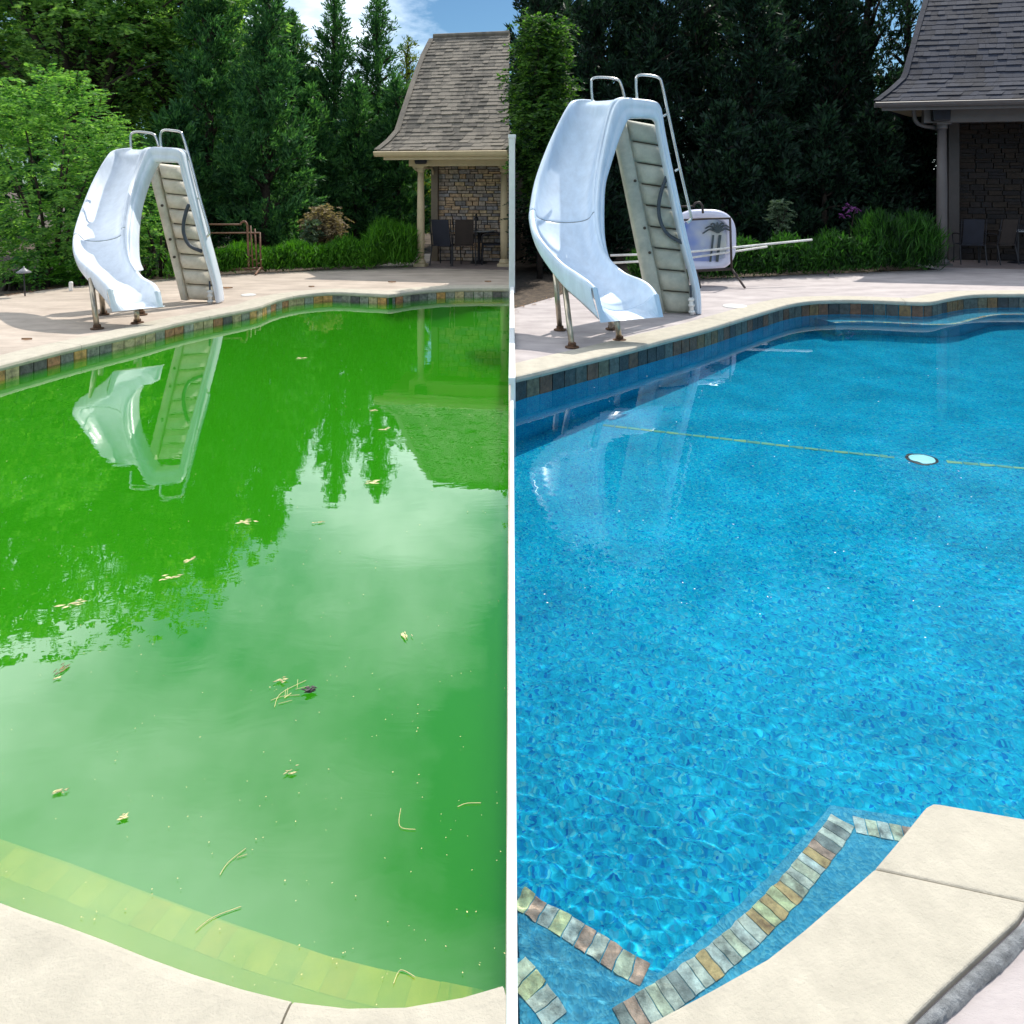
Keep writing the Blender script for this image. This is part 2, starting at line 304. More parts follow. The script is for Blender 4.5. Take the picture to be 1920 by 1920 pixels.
# ------------------------------------------------------------------ ground, decks, pools
def sheet(name, outer, hole, z, material, kind='structure'):
    polys = [[Vector((p[0], p[1], 0)) for p in outer]]
    if hole: polys.append([Vector((p[0], p[1], 0)) for p in hole])
    tri = tessellate_polygon(polys); vs = [v for q in polys for v in q]; mb = MB(); fs = []
    for t in tri:
        a, b, c = (vs[i] for i in t)
        if (b-a).cross(c-a).z < 0: t = (t[0], t[2], t[1])
        fs.append(tuple(t))
    mb.add([(v.x, v.y, z) for v in vs], fs); o = mb.build(name, material); tag(o, kind=kind); return o
HOLES = {}
def edge_line(segs, k=6):       # segs: lists of photo pixels on the pool edge, smooth inside, sharp between
    out = []
    for s in segs:
        c = catmull([G(*p) if len(p) == 2 else Vector(p) for p in s], k)
        out += c if not out else c[1:]
    return out
def offset(line, d, sgn):
    out = []
    for i, p in enumerate(line):
        t = (line[min(i+1, len(line)-1)]-line[max(i-1, 0)]); t.z = 0; t.normalize()
        out.append(p+Vector((t.y, -t.x, 0))*d*sgn)
    return out
XL, XR = -.0125, .0125
eL = edge_line([[(954.5,540),(905,540),(842,541),(780,545.5),(732,552)],
                [(732,552),(680,549.5),(620,547.5),(560,553),(517,562),(480,575),(410,589),(340,603),(250,625),(130,652),(15,681),(-200,737)],
                [(-200,737),(-5.5,5.2,0),(-5.2,4.2,0),(-4.4,3.2,0),(-3.2,2.5,0),(-2.2,2.07,0),(-1.6,1.885,0),(15,1708),(150,1755),(300,1815),(430,1858),(560,1890),(690,1901),(800,1893),(880,1876),(947,1856)]])
for p in eL: p.x = min(p.x, XL)
nearR = [(1750,1511),(1737,1516),(1730,1524),(1690,1575),(1640,1630.5),(1580,1687),(1507,1750),(1440,1803),(1335,1862),(1255,1905),(1180,1945),(1060,1998),(975,2035)]
eR = edge_line([[(966,706),(1030,691),(1085,677),(1135,665),(1185,652),(1250,635),(1320,617),(1380,599),(1440,581),(1480,570),(1522,564),(1580,562),(1640,563),(1690,565),(1740,566),(1777,559),(1827,552),(1907,551)],
                [(1907,551),(9.6,11.6,0),(10.6,9.0,0),(9.5,5.0,0),(5.0,2.3,0),(2150,1577),(1907,1537),(1765,1512.5),(1750,1511)], nearR])
for p in eR: p.x = max(p.x, XR)
def GW(px, py, z, zw=-.22, n=1.33):     # a point at level z seen through the still water surface
    d = Vector((px-CX, F, -(py-Y0))).normalized(); t = (H-zw)/-d.z; p = Vector((0, 0, H))+d*t; c = -d.z; e = 1/n
    r = d*e+Vector((0, 0, 1))*(e*c-math.sqrt(1-e*e*(1-c*c))); return p+r*((zw-z)/-r.z)
def ripples(ring, zw, m):                # rippled surface as real geometry, finer near the viewer
    fr = inpoly(ring); rs_ = np.random.default_rng(3); nw = 46
    lam = np.exp(rs_.uniform(np.log(.018), np.log(.13), nw)); th = rs_.uniform(0, 2*np.pi, nw)*.0+rs_.normal(1.35, .6, nw); ph = rs_.uniform(0, 6.28, nw); k = 2*np.pi/lam
    ys = [1.3]
    while ys[-1] < 12.6: ys.append(ys[-1]+max(.006, .0036*ys[-1]))
    xs = [XR]
    while xs[-1] < 10.8: xs.append(xs[-1]+max(.0065, .0062*xs[-1]))
    xs = np.array(xs)
    V = []; Fq = []; n0 = 0
    def patch(xv, yv):
        nonlocal n0
        Xg, Yg = np.meshgrid(xv, yv); Z = np.zeros_like(Xg)
        amp = .0105*np.clip(1.2-Yg*.1, .16, 1.0)*(.65+.35*np.sin(Xg*1.1+.7)*np.sin(Yg*.8))
        for i in range(nw): Z += np.sin(k[i]*(Xg*np.cos(th[i])+Yg*np.sin(th[i]))+ph[i]+.6*np.sin(Xg*1.7+Yg*1.3+i))/k[i]*RIP*np.clip(lam[i]/(.0115*np.maximum(Yg, 1.6))-.35, 0, 1)
        Z *= amp/.0105
        vs = np.stack([Xg, Yg, Z+zw], -1).reshape(-1, 3); h, w = Xg.shape
        idx = np.arange(h*w).reshape(h, w); q = np.stack([idx[:-1, :-1], idx[:-1, 1:], idx[1:, 1:], idx[1:, :-1]], -1).reshape(-1, 4)
        V.append(vs); Fq.append(q+n0); n0 += len(vs)
    patch(xs, np.array(ys))
    V = np.concatenate(V); Q = np.concatenate(Fq); c = V[Q].mean(1)
    poly = np.array([(p.x, p.y) for p in ring]); inside = np.zeros(len(c), bool); x, y = c[:, 0], c[:, 1]
    for (x0, y0), (x1, y1) in zip(poly, np.roll(poly, -1, 0)):
        if y0 != y1: hit = ((y0 > y) != (y1 > y)) & (x < (x1-x0)*(y-y0)/(y1-y0)+x0); inside ^= hit
    Q = Q[inside]; me = bpy.data.meshes.new('pool_water'); me.vertices.add(len(V)); me.vertices.foreach_set('co', V.astype(np.float32).ravel())
    me.loops.add(len(Q)*4); me.loops.foreach_set('vertex_index', Q.astype(np.int32).ravel()); me.polygons.add(len(Q)); me.polygons.foreach_set('loop_start', np.arange(0, len(Q)*4, 4, dtype=np.int32))
    me.update(calc_edges=True); me.polygons.foreach_set('use_smooth', [True]*len(Q)); return tag(mk('pool_water', me, m), kind='structure')
RIP = .0046
def inpoly(poly):
    P_ = [(p.x, p.y) for p in poly]
    def f(c):
        r = False
        for (x0, y0), (x1, y1) in zip(P_, P_[1:]+P_[:1]):
            if (y0 > c.y) != (y1 > c.y) and c.x < (x1-x0)*(c.y-y0)/(y1-y0)+x0: r = not r
        return r
    return f
def pool(side, line, sgn, zw, zf, deckpoly, dm, wm, bm, tm, tstep, tz, skipcop):
    wall = [line[0].copy()]; raw = offset(line, .035, sgn)
    for i in range(1, len(raw)):
        t = line[min(i+1, len(line)-1)]-line[i-1]
        if (raw[i]-wall[-1]).dot(t.normalized()) > .012: wall.append(raw[i])
    for p in wall: p.x = min(p.x, XL) if side == 'l' else max(p.x, XR)
    ring = wall
    wall[0].x = wall[-1].x = XL if side == 'l' else XR
    ring = wall
    if side == 'r':
        big = offset(ring, .12, sgn)
        for p in big: p.x = max(p.x, XR)
        big[0].x = big[-1].x = XR; w = ripples(big, zw, wm); w.cycles.is_caustics_caster = True
    else:
        mb = MB(); mb.prism([(p.x, p.y) for p in offset(ring, -.004, sgn)], zf+.01, zw); w = tag(mb.build('pool_water', wm), kind='structure')
    mb = MB(); n = len(ring)
    rows = [[Vector((p.x, p.y, -.03)) for p in ring], [Vector((p.x, p.y, zf)) for p in ring]]
    mb.grid(rows)
    tri = tessellate_polygon([[Vector((p.x, p.y, 0)) for p in ring]]); base = len(mb.v)
    mb.add([(p.x, p.y, zf) for p in ring], [tuple(t) for t in tri])
    bo = mb.build('pool_basin', bm); tag(bo, kind='structure')
    m2 = bo.modifiers.new('t', 'SOLIDIFY'); m2.thickness = .0
    bo.modifiers.remove(m2)
    # waterline tiles: one object each
    meshes = []
    for k, tmat in enumerate(tm):
        b = MB(); r = random.random
        b.box((-.5,-.5,-.5), (.5,.5,.5)); vs = [tuple(c*(.95+.05*r()) for c in v) for v in b.v]
        me = bpy.data.meshes.new('tile'); me.from_pydata(vs, [], b.f); me.materials.append(tmat); meshes.append(me)
    rs = resample(wall, tstep)
    for a, b in zip(rs, rs[1:]):
        if not in_view(a): continue
        d = b-a; o = mk('tile', random.choice(meshes), None, bo, (a+b)/2-Vector((d.y, -d.x, 0)).normalized()*sgn*.011+Vector((0,0,(tz[0]+tz[1])/2)))
        o.rotation_euler.z = math.atan2(d.y, d.x); o.scale = (max(d.length*.95, .13), .016+.008*random.random(), (tz[1]-tz[0])*.98)
    # deck round the pool
    hole = offset(line[:skipcop] if skipcop else line, .30, sgn)
    if skipcop: hole += [G(*q) for q in [(2200,1640),(1960,1640),(1850,1700),(1780,1760),(1640,1830),(1500,1930),(1250,2020),(965,2090)]]
    for p in hole: p.x = min(p.x, XL) if side == 'l' else max(p.x, XR)
    d = sheet('deck', deckpoly, [(p.x, p.y) for p in hole], -.006, dm)
    # coping in slabs
    co = thing('pool_coping', None, None, line[len(line)//2]); tag(co, kind='structure')
    part_line = line[:skipcop] if skipcop else line
    rs = resample(part_line, .12); prof = [(.0,.004),(-.012,-.004),(-.018,-.028),(-.012,-.05),(.0,-.058),(.36,-.058),(.36,.006),(.02,.007)]
    rs.append(part_line[-1]); off = {}
    slab = 16
    for s in range(0, len(rs)-1, slab):
        seg = rs[s:min(s+slab, len(rs)-1)+1]
        if len(seg) < 2: continue
        rows = []
        for i, p in enumerate(seg):
            j = s+i; t = rs[min(j+1, len(rs)-1)]-rs[max(j-1, 0)]; t.z = 0; t.normalize(); nn = Vector((t.y, -t.x, 0))*sgn
            sh = t*(.0025 if i == 0 else -.0025 if i == len(seg)-1 else 0)
            row = [p+sh+nn*q[0]+Vector((0,0,q[1])) for q in prof]
            for v in row: v.x = min(v.x, XL) if side == 'l' else max(v.x, XR)
            rows.append(row+[row[0].copy()])
        mb = MB(); mb.grid(rows); m = len(prof)
        mb.add(rows[0][:m], [tuple(range(m))]); mb.add(rows[-1][:m], [tuple(range(m-1, -1, -1))])
        mb.build('coping_slab', M['coping'], co)
    HOLES[side] = hole; return bo, co, wall
def in_view(p):
    x = CX+F*p.x/p.y; return p.y > .8 and -60 < x < 1990
farL = [G(954.3,499), G(700,500.5), G(560,507), G(380,516), G(250,528), G(130,537), G(15,553), G(-300,600)]
deckL = [(XL,-2),(XL,19.0)]+[(-2.2,19.0)]+[(p.x, p.y) for p in farL[1:]]+[(-14,9.5),(-14,-2)]
farR = [G(967,577), G(1040,556), G(1100,536), G(1200,527), G(1330,521), G(1450,516), G(1650,509), G(1760,505)]
deckR = [(XR,-2),(13,-2),(13,20.0),(8.4,20.0)]+[(p.x, p.y) for p in farR[::-1]]+[(XR, farR[0].y)]
basinL, copL, wallL = pool('l', eL, 1, -.15, -.95, deckL, M['deck_l'], M['water_l'], M['basin_l'], M['tile_l'], .16, (-.19,-.056), 0)
iR = len(eR)-6*(len(nearR)-1)-6*3
basinR, copR, wallR = pool('r', eR, -1, -.22, -1.35, deckR, M['deck_r'], M['water_r'], M['pebble'], M['tile_r'], .17, (-.235,-.056), iR)
sheet('ground', [(-400,-60),(400,-60),(400,700),(-400,700)], [(p.x, p.y) for p in HOLES['l']]+[(p.x, p.y) for p in HOLES['r'][::-1]], -.05, M['soil'])
# right foreground coping: two cast slabs with a joint between them
A = [(1640,1633.9),(1690,1575.5),(1729,1527),(1737,1518),(1749,1512),(1766,1513),(1907,1537.5),(2150,1577),(2150,1650),(1960,1697),(1930,1697.3)]
B = [(1930,1698),(1907,1732),(1860,1775),(1812,1820),(1770,1858),(1722,1905),(1600,2030),(975,2070),(975,2035),(1060,1998),(1180,1945),(1255,1905),(1335,1862),(1440,1803),(1507,1750),(1580,1687),(1639,1634.6)]
for poly in (A, B):
    c = [G(*p) for p in poly]; mb = MB(); mb.prism([(p.x, p.y) for p in c], -.055, .008); mb.build('coping_slab', M['coping'], copR, bevel=.006, seg=3)
jl = [(1935,1697),(1912,1731),(1862,1777),(1814,1822),(1772,1860),(1724,1907),(1640,1995)]; jr = [(1975,1715),(1925,1771),(1880,1822),(1836,1856),(1805,1890),(1757,1925),(1690,2000)]
mb = MB(); a = [G(*p) for p in jl]; b = [G(*p) for p in jr]
rows = []
for i in range(len(a)-1):
    for k in range(6):
        t = k/6; p = a[i].lerp(a[i+1], t); q = b[i].lerp(b[i+1], t); w = random.uniform(-.002,.002)
        rows.append([p+Vector((0,0,-.02)), p.lerp(q,.15)+Vector((0,0,.004)), p.lerp(q,.5)+Vector((w,0,.009)), p.lerp(q,.85)+Vector((w,w,.006)), q+Vector((w,w,-.02))])
mb.grid(rows); tag(mb.build('joint_filler', M['coping_edge'], None, smooth=True), 'rough grey filler strip between cream coping and mauve deck', 'filler strip')
# added divider in place of the blank strip between the two halves: a thin white pool wall, a kerb beside the deck, then a garden wall
yd = 1.42
t = thing('added_divider', 'added thin white upright wall parting green water from blue water', 'wall', (0,yd,-1))
MB().box((-.013,yd,-1.36), (.013,6.45,-.138)).build('panel', M['white'], t, bevel=.004)
MB().box((-.03,6.45,-1.36), (.03,12.3,.05)).build('kerb', M['white'], t, bevel=.008)
t = thing('added_wall', 'added white rendered wall seen end on beside the stone pool house', 'wall', (0,12.3,0))
MB().box((-.05,12.3,-.3), (.05,24,2.5)).build('wall', M['white'], t, bevel=.008)
MB().box((-.065,12.29,2.5), (.065,24,2.56)).build('wall_cap', M['white'], t, bevel=.01)
# underwater steps
def tile_band(parent, pts, z, width, step, mats, th=.004, fill=.95):
    meshes = []
    for tm in mats:
        b = MB().box((-.5,-.5,-.5), (.5,.5,.5)); me = bpy.data.meshes.new('tile'); me.from_pydata([tuple(c*random.uniform(.94,1) for c in v) for v in b.v], [], b.f); me.materials.append(tm); meshes.append(me)
    rs = resample(pts, step); last = None
    for a, b in zip(rs, rs[1:]):
        me = random.choice([m for m in meshes if m is not last]); last = me
        o = mk('tile', me, None, parent, (a+b)/2+Vector((0,0,th/2))); d = b-a
        o.rotation_euler.z = math.atan2(d.y, d.x); o.scale = (d.length*fill, width, th)
def slab(name, poly, z0, z1, m, parent, bev=.012, seg=2):
    mb = MB(); mb.prism([(p.x, p.y) for p in poly], z0, z1); return mb.build(name, m, parent, bevel=bev, seg=seg)
z1 = -.42
top_edge = [(2050,1600),(1720,1534),(1557,1508),(1440,1640),(1320,1750),(1177,1865),(1110,1902),(1000,1960)]
poly = [GW(x, y, z1) for x, y in top_edge]+[Vector((.06,1.42,z1)), Vector((.9,1.3,z1)), Vector((2.0,1.9,z1))]
st1 = slab('pool_step', poly, -1.35, z1, M['step_p'], basinR)
tile_band(st1, catmull([GW(*p, z1) for p in [(1163,1922),(1262,1860),(1385,1765),(1478,1672),(1545,1590),(1588,1527)]]), z1, .076, .034, M['tile_s'])
tile_band(st1, [GW(*p, z1) for p in [(1601,1546),(1760,1578)]], z1, .065, .036, M['tile_s'])
z2 = -.68
poly = [GW(x, y, z2) for x, y in [(966,1655),(1010,1680),(1245,1830),(1330,1890)]]+[Vector((.36,1.42,z2)), Vector((.04,1.42,z2))]
st2 = slab('pool_step', poly, -1.35, z2, M['step_p'], basinR)
tile_band(st2, [GW(*p, z2) for p in [(972,1683),(1090,1757),(1218,1835)]], z2, .075, .042, M['tile_s'])
z3 = -.52
poly = [GW(x, y, z3) for x, y in [(966,1786),(985,1800),(1040,1860),(1085,1912),(1110,1950)]]+[Vector((.04,1.42,z3))]
st3 = slab('pool_step', poly, -1.35, z3, M['step_p'], basinR)
tile_band(st3, [GW(*p, z3) for p in [(966,1812),(1000,1852),(1050,1925)]], z3, .075, .042, M['tile_s'])
# far bench under the blue water
i0 = min(range(len(eR)), key=lambda i: (eR[i]-G(1530,564)).length); i1 = min(range(len(eR)), key=lambda i: (eR[i]-G(1907,551)).length)
arc = wallR[i0:i1+1]; inner = offset(arc, -.45, -1)
bn = slab('pool_bench', arc+inner[::-1], -1.35, -.45, M['step_p'], basinR)
tile_band(bn, [Vector((p.x, p.y, -.45)) for p in offset(arc, -.41, -1)], -.45, .06, .12, M['tile_s'])
# tile line and drain across the blue floor
zf = -1.35
tile_band(basinR, [GW(*p, zf) for p in [(1130,797),(1350,822),(1560,846),(1690,859)]], zf, .045, .12, [mat('green glass tile', c, .4) for c in [(.14,.42,.26),(.22,.44,.22),(.10,.36,.26)]], .006)
tile_band(basinR, [GW(*p, zf) for p in [(1775,866),(1850,872),(1990,884)]], zf, .045, .12, [mat('green glass tile', c, .4) for c in [(.14,.42,.26),(.22,.44,.22),(.10,.36,.26)]], .006)
dr = thing('floor_drain', 'round pale aqua drain cover with dark rim on blue pool floor', 'drain', GW(1728,861,zf))
MB().lathe([(.122,0),(.124,.006),(.10,.010)], GW(1728,861,zf), 32).build('drain_ring', M['dark'], dr)
MB().lathe([(.10,.009),(.098,.016),(.06,.020)], GW(1728,861,zf), 32).build('drain_cover', mat('aqua cover', (.55,.95,.95), .4, var=.03), dr)
for o_ in [basinR]+list(basinR.children_recursive)+list(dr.children): o_.cycles.is_caustics_receiver = True
# green pool ledge under the near coping
z1 = -.36
outer = [(-80,1520),(15,1560),(150,1606),(300,1662),(460,1722),(640,1782),(800,1822),(955,1852)]
oc = [G(x, y, z1) for x, y in outer]
for p in oc: p.x = min(p.x, XL)
poly = oc+[Vector((XL,1.5,z1)), Vector((-.3,1.45,z1)), Vector((-.75,1.5,z1)), Vector((-2.0,1.75,z1)), Vector((-3.0,2.2,z1))]
sl = slab('pool_step', poly, -.95, z1, M['shelf_l'], basinL, .05, 5)
tile_band(sl, [G(*p, z1) for p in [(5,1612),(150,1665),(300,1722),(460,1782),(640,1837),(800,1872),(900,1890)]], z1, .09, .075, M['tile_y'], .0012, 1.0)
i0 = min(range(len(eL)), key=lambda i: (eL[i]-G(954,540)).length); i1 = min(range(len(eL)), key=lambda i: (eL[i]-G(842,541)).length)
arc = wallL[i0:i1+1]; inner = offset(arc, -.5, 1)
for p in inner: p.x = min(p.x, XL)
slab('pool_bench', arc+inner[::-1], -.95, -.20, M['shelf_l'], basinL)
#@@PART2
# ------------------------------------------------------------------ water slides
def slide(crop, scale, ds, O, I, dO, dI, band, dband, panel, strip, rails, hose, legs, pipe, gel, backm, label, loc, lip):
    def Q(x, y, D): return P(crop[0]+x*scale, crop[1]+y*scale, D)
    root = thing('pool_slide', label, 'water slide', loc, 'water slides at the pool edge')
    # chute: U sections swept along the two rims
    o = catmull([Q(*p, d) for p, d in zip(O, dO)], 6); i = catmull([Q(*p, d) for p, d in zip(I, dI)], 6)
    n = len(o); rows = []; LQ = (Q(*lip[0], dO[-1]-.05), Q(*lip[1], dI[-1]-.05))
    for k in range(n):
        a, b = o[k], i[k]; m = (a+b)/2
        t = (o[min(k+1, n-1)]+i[min(k+1, n-1)])-(o[max(k-1, 0)]+i[max(k-1, 0)]); w = b-a; W = w.length; w = w/W
        t -= w*t.dot(w); t.normalize(); nn = w.cross(t).normalized()
        if nn.dot(Vector((-.15,-.45,1))) < 0: nn = -nn
        u = k/(n-1); dep = W*(.03+.25*min(1, u/.16)+.10*max(0, (u-.72)/.28)); row = []
        e = min(1, max(0, (u-.35)/.6)); e = e*e*(3-2*e); e2 = min(1, max(0, (u-.6)/.4)); e2 = e2*e2*(3-2*e2)
        row.append(a+(-w*.035-nn*.05)*(1-e)+(LQ[0]-o[-1])*e); row.append(a-w*.045-nn*.03); row.append(a-w*.03+nn*.005); row.append(a+w*.0+nn*.014); row.append(a+w*.03+nn*.002)
        for q in range(1, 14):
            f = q/14; ang = math.pi*f; x = (1-math.cos(ang))/2; zz = math.sin(ang)**(.62+.55*e2)
            row.append(a+w*(.03+(W-.06)*x)-nn*dep*zz)
        row.append(b-w*.03+nn*.002); row.append(b+nn*.014); row.append(b+w*.03+nn*.005); row.append(b+w*.04-nn*.03); row.append(b+(w*.035-nn*.05)*(1-e2)+(LQ[1]-i[-1])*e2)
        rows.append(row)
    split = int(n*.47)
    mb = MB(); mb.grid(rows[:split+1]); mb.build('upper_chute', gel, root, smooth=True, solid=.012, sub=1)
    mb = MB(); mb.grid(rows[split:]); lower = mb.build('lower_chute', gel, root, smooth=True, solid=.012, sub=1)
    mb = MB(); mb.tube([rows[split][q]+Vector((0,-.004,.004)) for q in range(5, len(rows[split])-4)], .0025, 6); mb.build('chute_seam', M['seam_l'], root)
    # end flange closing the U at the exit
    end = rows[-1][2:-2]; mb = MB(); m = len(end); b0 = Q(*lip[0], dO[-1]-.05); b1 = Q(*lip[1], dI[-1]-.05)
    low = min(v.z for v in end[3:-3]); w0 = (end[-1]-end[0]); bot = []
    for v in end: f = (v-end[0]).dot(w0)/w0.length_squared; bot.append(b0.lerp(b1, min(1, max(0, f))))
    fr = [v+Vector((0,-.02,0)) for v in end]; bot = [Vector((b.x, b.y, min(b.z, v.z-.012))) for b, v in zip(bot, fr)]
    mb.grid([end, fr, [a.lerp(b, .5) for a, b in zip(fr, bot)], bot, [b+Vector((0,.05,.0)) for b in bot]]); mb.build('exit_flange', gel, lower, solid=.010)
    # moulded arch rail running from the ladder foot over the top and down the near side of the chute
    o = catmull([Q(*p[:2], d) for p, d in zip([b[0] for b in band], dband)], 5); i = catmull([Q(*p[:2], d) for p, d in zip([b[1] for b in band], dband)], 5)
    rows = []
    for a, b in zip(o, i):
        w = (b-a); W = w.length; w /= W; back = Vector((0,1,0)); dp = .20
        mid = a.lerp(b, .5)+Vector((0,-.012,0))
        rows.append([a+back*dp, a+back*.02, a+w*.02+back*.0, a.lerp(b,.35)-back*.008, a.lerp(b,.45)+back*.006, a.lerp(b,.62)+back*.006, a.lerp(b,.72)-back*.008, b-w*.02, b+back*.02, b+back*dp])
    mb = MB(); mb.grid(rows); mb.build('arch_rail', gel, root, smooth=True, solid=.014, sub=1)
    # ladder: moulded back with nine pocketed treads between the rails
    TL, TR, BL, BR = panel; dt, db = ds
    A, B_, C_, D_ = Q(*TL, dt), Q(*TR, dt), Q(*BL, db), Q(*BR, db)
    mb = MB(); rows = []; nt_ = 9; prof = [(0,.0),(.06,.05),(.14,.085),(.5,.095),(.84,.075),(.92,.02),(.95,-.015),(.985,-.015)]
    for s_ in range(nt_):
        for f, dd in prof:
            t_ = (s_+f)/nt_; l = A.lerp(C_, t_); r = B_.lerp(D_, t_); row = []
            for x in (0,.04,.12,.2,.5,.8,.9,.97,1):
                e = min(1, max(0, min(x-.04, .97-x)/.14)); e = e*e*(3-2*e)
                row.append(l.lerp(r, x)+Vector((0, .10-dd*e*1.1, 0)))
            rows.append(row)
    rows.append([C_.lerp(D_, x)+Vector((0,.10,0)) for x in (0,.04,.12,.2,.5,.8,.9,.97,1)])
    lad = mb; mb.grid(rows); lad = mb.build('ladder', backm, root, smooth=True, solid=.012)
    mb = MB()
    for s_ in range(1, nt_):
        t_ = (s_-.03)/nt_; l = A.lerp(C_, t_); r = B_.lerp(D_, t_)
        mb = MB(); mb.tube([l.lerp(r,.14)+Vector((0,.085,0)), l.lerp(r,.93)+Vector((0,.085,0))], .009 if s_ != 4 else .016, 6); mb.build('tread_seam', M['seam'], lad)
    (s0, s1, s2, s3) = strip                           # the far stringer of the ladder
    a, b, c, d = Q(*s0, dt), Q(*s1, dt), Q(*s2, db), Q(*s3, db); rows = []
    for k in range(9):
        t_ = k/8; p = a.lerp(c, t_); q = b.lerp(d, t_)
        rows.append([p+Vector((0,.22,0)), p+Vector((0,.02,0)), p.lerp(q,.12), p.lerp(q,.85), q+Vector((0,.03,0)), q+Vector((0,.12,0))])
    mb = MB(); mb.grid(rows); mb.build('ladder_stringer', backm, lad, smooth=True, solid=.012)
    for f in (.30,.55,.68):
        c = a.lerp(c if False else Q(*s2, db), f).lerp(b.lerp(d, f), .75); mb = MB(); mb.lathe([(.02,0),(.02,.016)], (0,0,0), 10)
        mb.build('bolt_hole', M['seam'], lad, M=Matrix.Translation(c+Vector((0,-.004,0))) @ Matrix.Rotation(R(90), 4, 'X'))
    # the tread well behind the top
    for pts, D in rails:
        mb = MB(); mb.tube(catmull([Q(*p, D) for p in pts[0]], 6), .019, 10); ra = mb.build('handrail', M['steel'], root, smooth=True)
        for s_ in pts[1:]:
            MB().tube([Q(*s_[0], D), Q(*s_[1], D)], .015, 8).build('standoff', M['steel'], ra, smooth=True)
    MB().tube(catmull([Q(*p, db-.06) for p in hose], 6), .026, 10).build('hose', M['hose'], root, smooth=True)
    for (x0, y0, d0), (x1, y1) in legs:
        b = G(crop[0]+x1*scale, crop[1]+y1*scale); tp = Q(x0, y0, d0)
        lg = MB().tube([tp, b+Vector((0,0,.0))], .032, 12).build('leg', M['leg'], root, smooth=True)
        MB().lathe([(.075,0),(.075,.010),(.045,.014),(.042,.05)], b, 16).build('base_plate', M['rust'], lg)
    (x0, y0), (x1, y1) = pipe; b = Q(x1, y1, db-.10); b.z = 0; tp = Q(x0, y0, db-.10)
    MB().tube([b, tp], .028, 12).build('pipe', M['pvc'], root, smooth=True)
    for f in (.12,.5,.82):
        p = b.lerp(tp, f); MB().tube([p, p+(tp-b)*.12], .042, 12).build('pipe_collar', M['pvc'], root, smooth=True)
    MB().tube([tp, Q(x0-3, y0-75, db-.06)], .014, 8).build('feed_tube', M['hose'], root, smooth=True)
    return root
slide((100,220), .21875, (11.0,10.95),
    O=[(665,268),(530,287),(462,350),(350,550),(250,800),(199,980),(197,1110),(236,1210),(325,1300),(410,1375),(455,1425),(490,1478)],
    I=[(835,262),(770,285),(728,380),(672,540),(622,740),(604,920),(612,1100),(650,1230),(742,1362),(835,1418),(868,1450),(895,1497)],
    dO=[11.5,11.45,11.3,11.0,10.5,10.0,9.65,9.4,9.2,9.08,9.0,8.95], dI=[11.1,11.0,10.9,10.7,10.35,10.05,9.85,9.7,9.55,9.45,9.38,9.3],
    band=[((1422,1592),(1388,1592)),((1405,1440),(1350,1400)),((1330,1140),(1270,1130)),((1240,820),(1180,800)),((1160,520),(1100,520)),((1122,380),(1083,430)),((1100,300),(1062,392)),((1050,265),(1030,385)),((930,257),(940,382)),((835,254),(875,382)),((790,285),(845,415)),((745,390),(800,500)),((690,550),(745,650)),((640,740),(705,800)),((610,930),(680,980)),((615,1100),(676,1130)),((645,1220),(684,1245)),((700,1310),(716,1325))],
    dband=[10.87,10.85,10.8,10.76,10.74,10.72,10.71,10.7,10.68,10.66,10.62,10.55,10.4,10.2,9.95,9.78,9.65,9.58],
    panel=((868,395),(1085,420),(1125,1565),(1392,1580)), strip=((812,450),(868,395),(1092,1562),(1140,1572)),
    rails=[([[(666,262),(664,160),(690,128),(760,126),(850,142),(880,180),(903,250)]], 11.2),
           ([[(924,258),(918,160),(942,112),(1010,112),(1085,126),(1112,170),(1170,360),(1255,690),(1330,960),(1328,1010),(1300,1030)],[(1128,372),(1168,352)],[(1215,706),(1256,688)]], 10.85)],
    hose=[(1163,745),(1135,820),(1115,920),(1122,1010),(1170,1100),(1275,1150)],
    legs=[((322,1380,9.15),(375,1812)),((405,1450,9.6),(430,1690)),((712,1655,9.2),(720,1762)),((690,860,10.2),(755,1692))],
    pipe=((1342,1480),(1345,1602)), gel=M['gel'], backm=M['back'],
    lip=((505,1665),(940,1622)), label='white water slide with brown legs beside the green pool', loc=G(411,568))
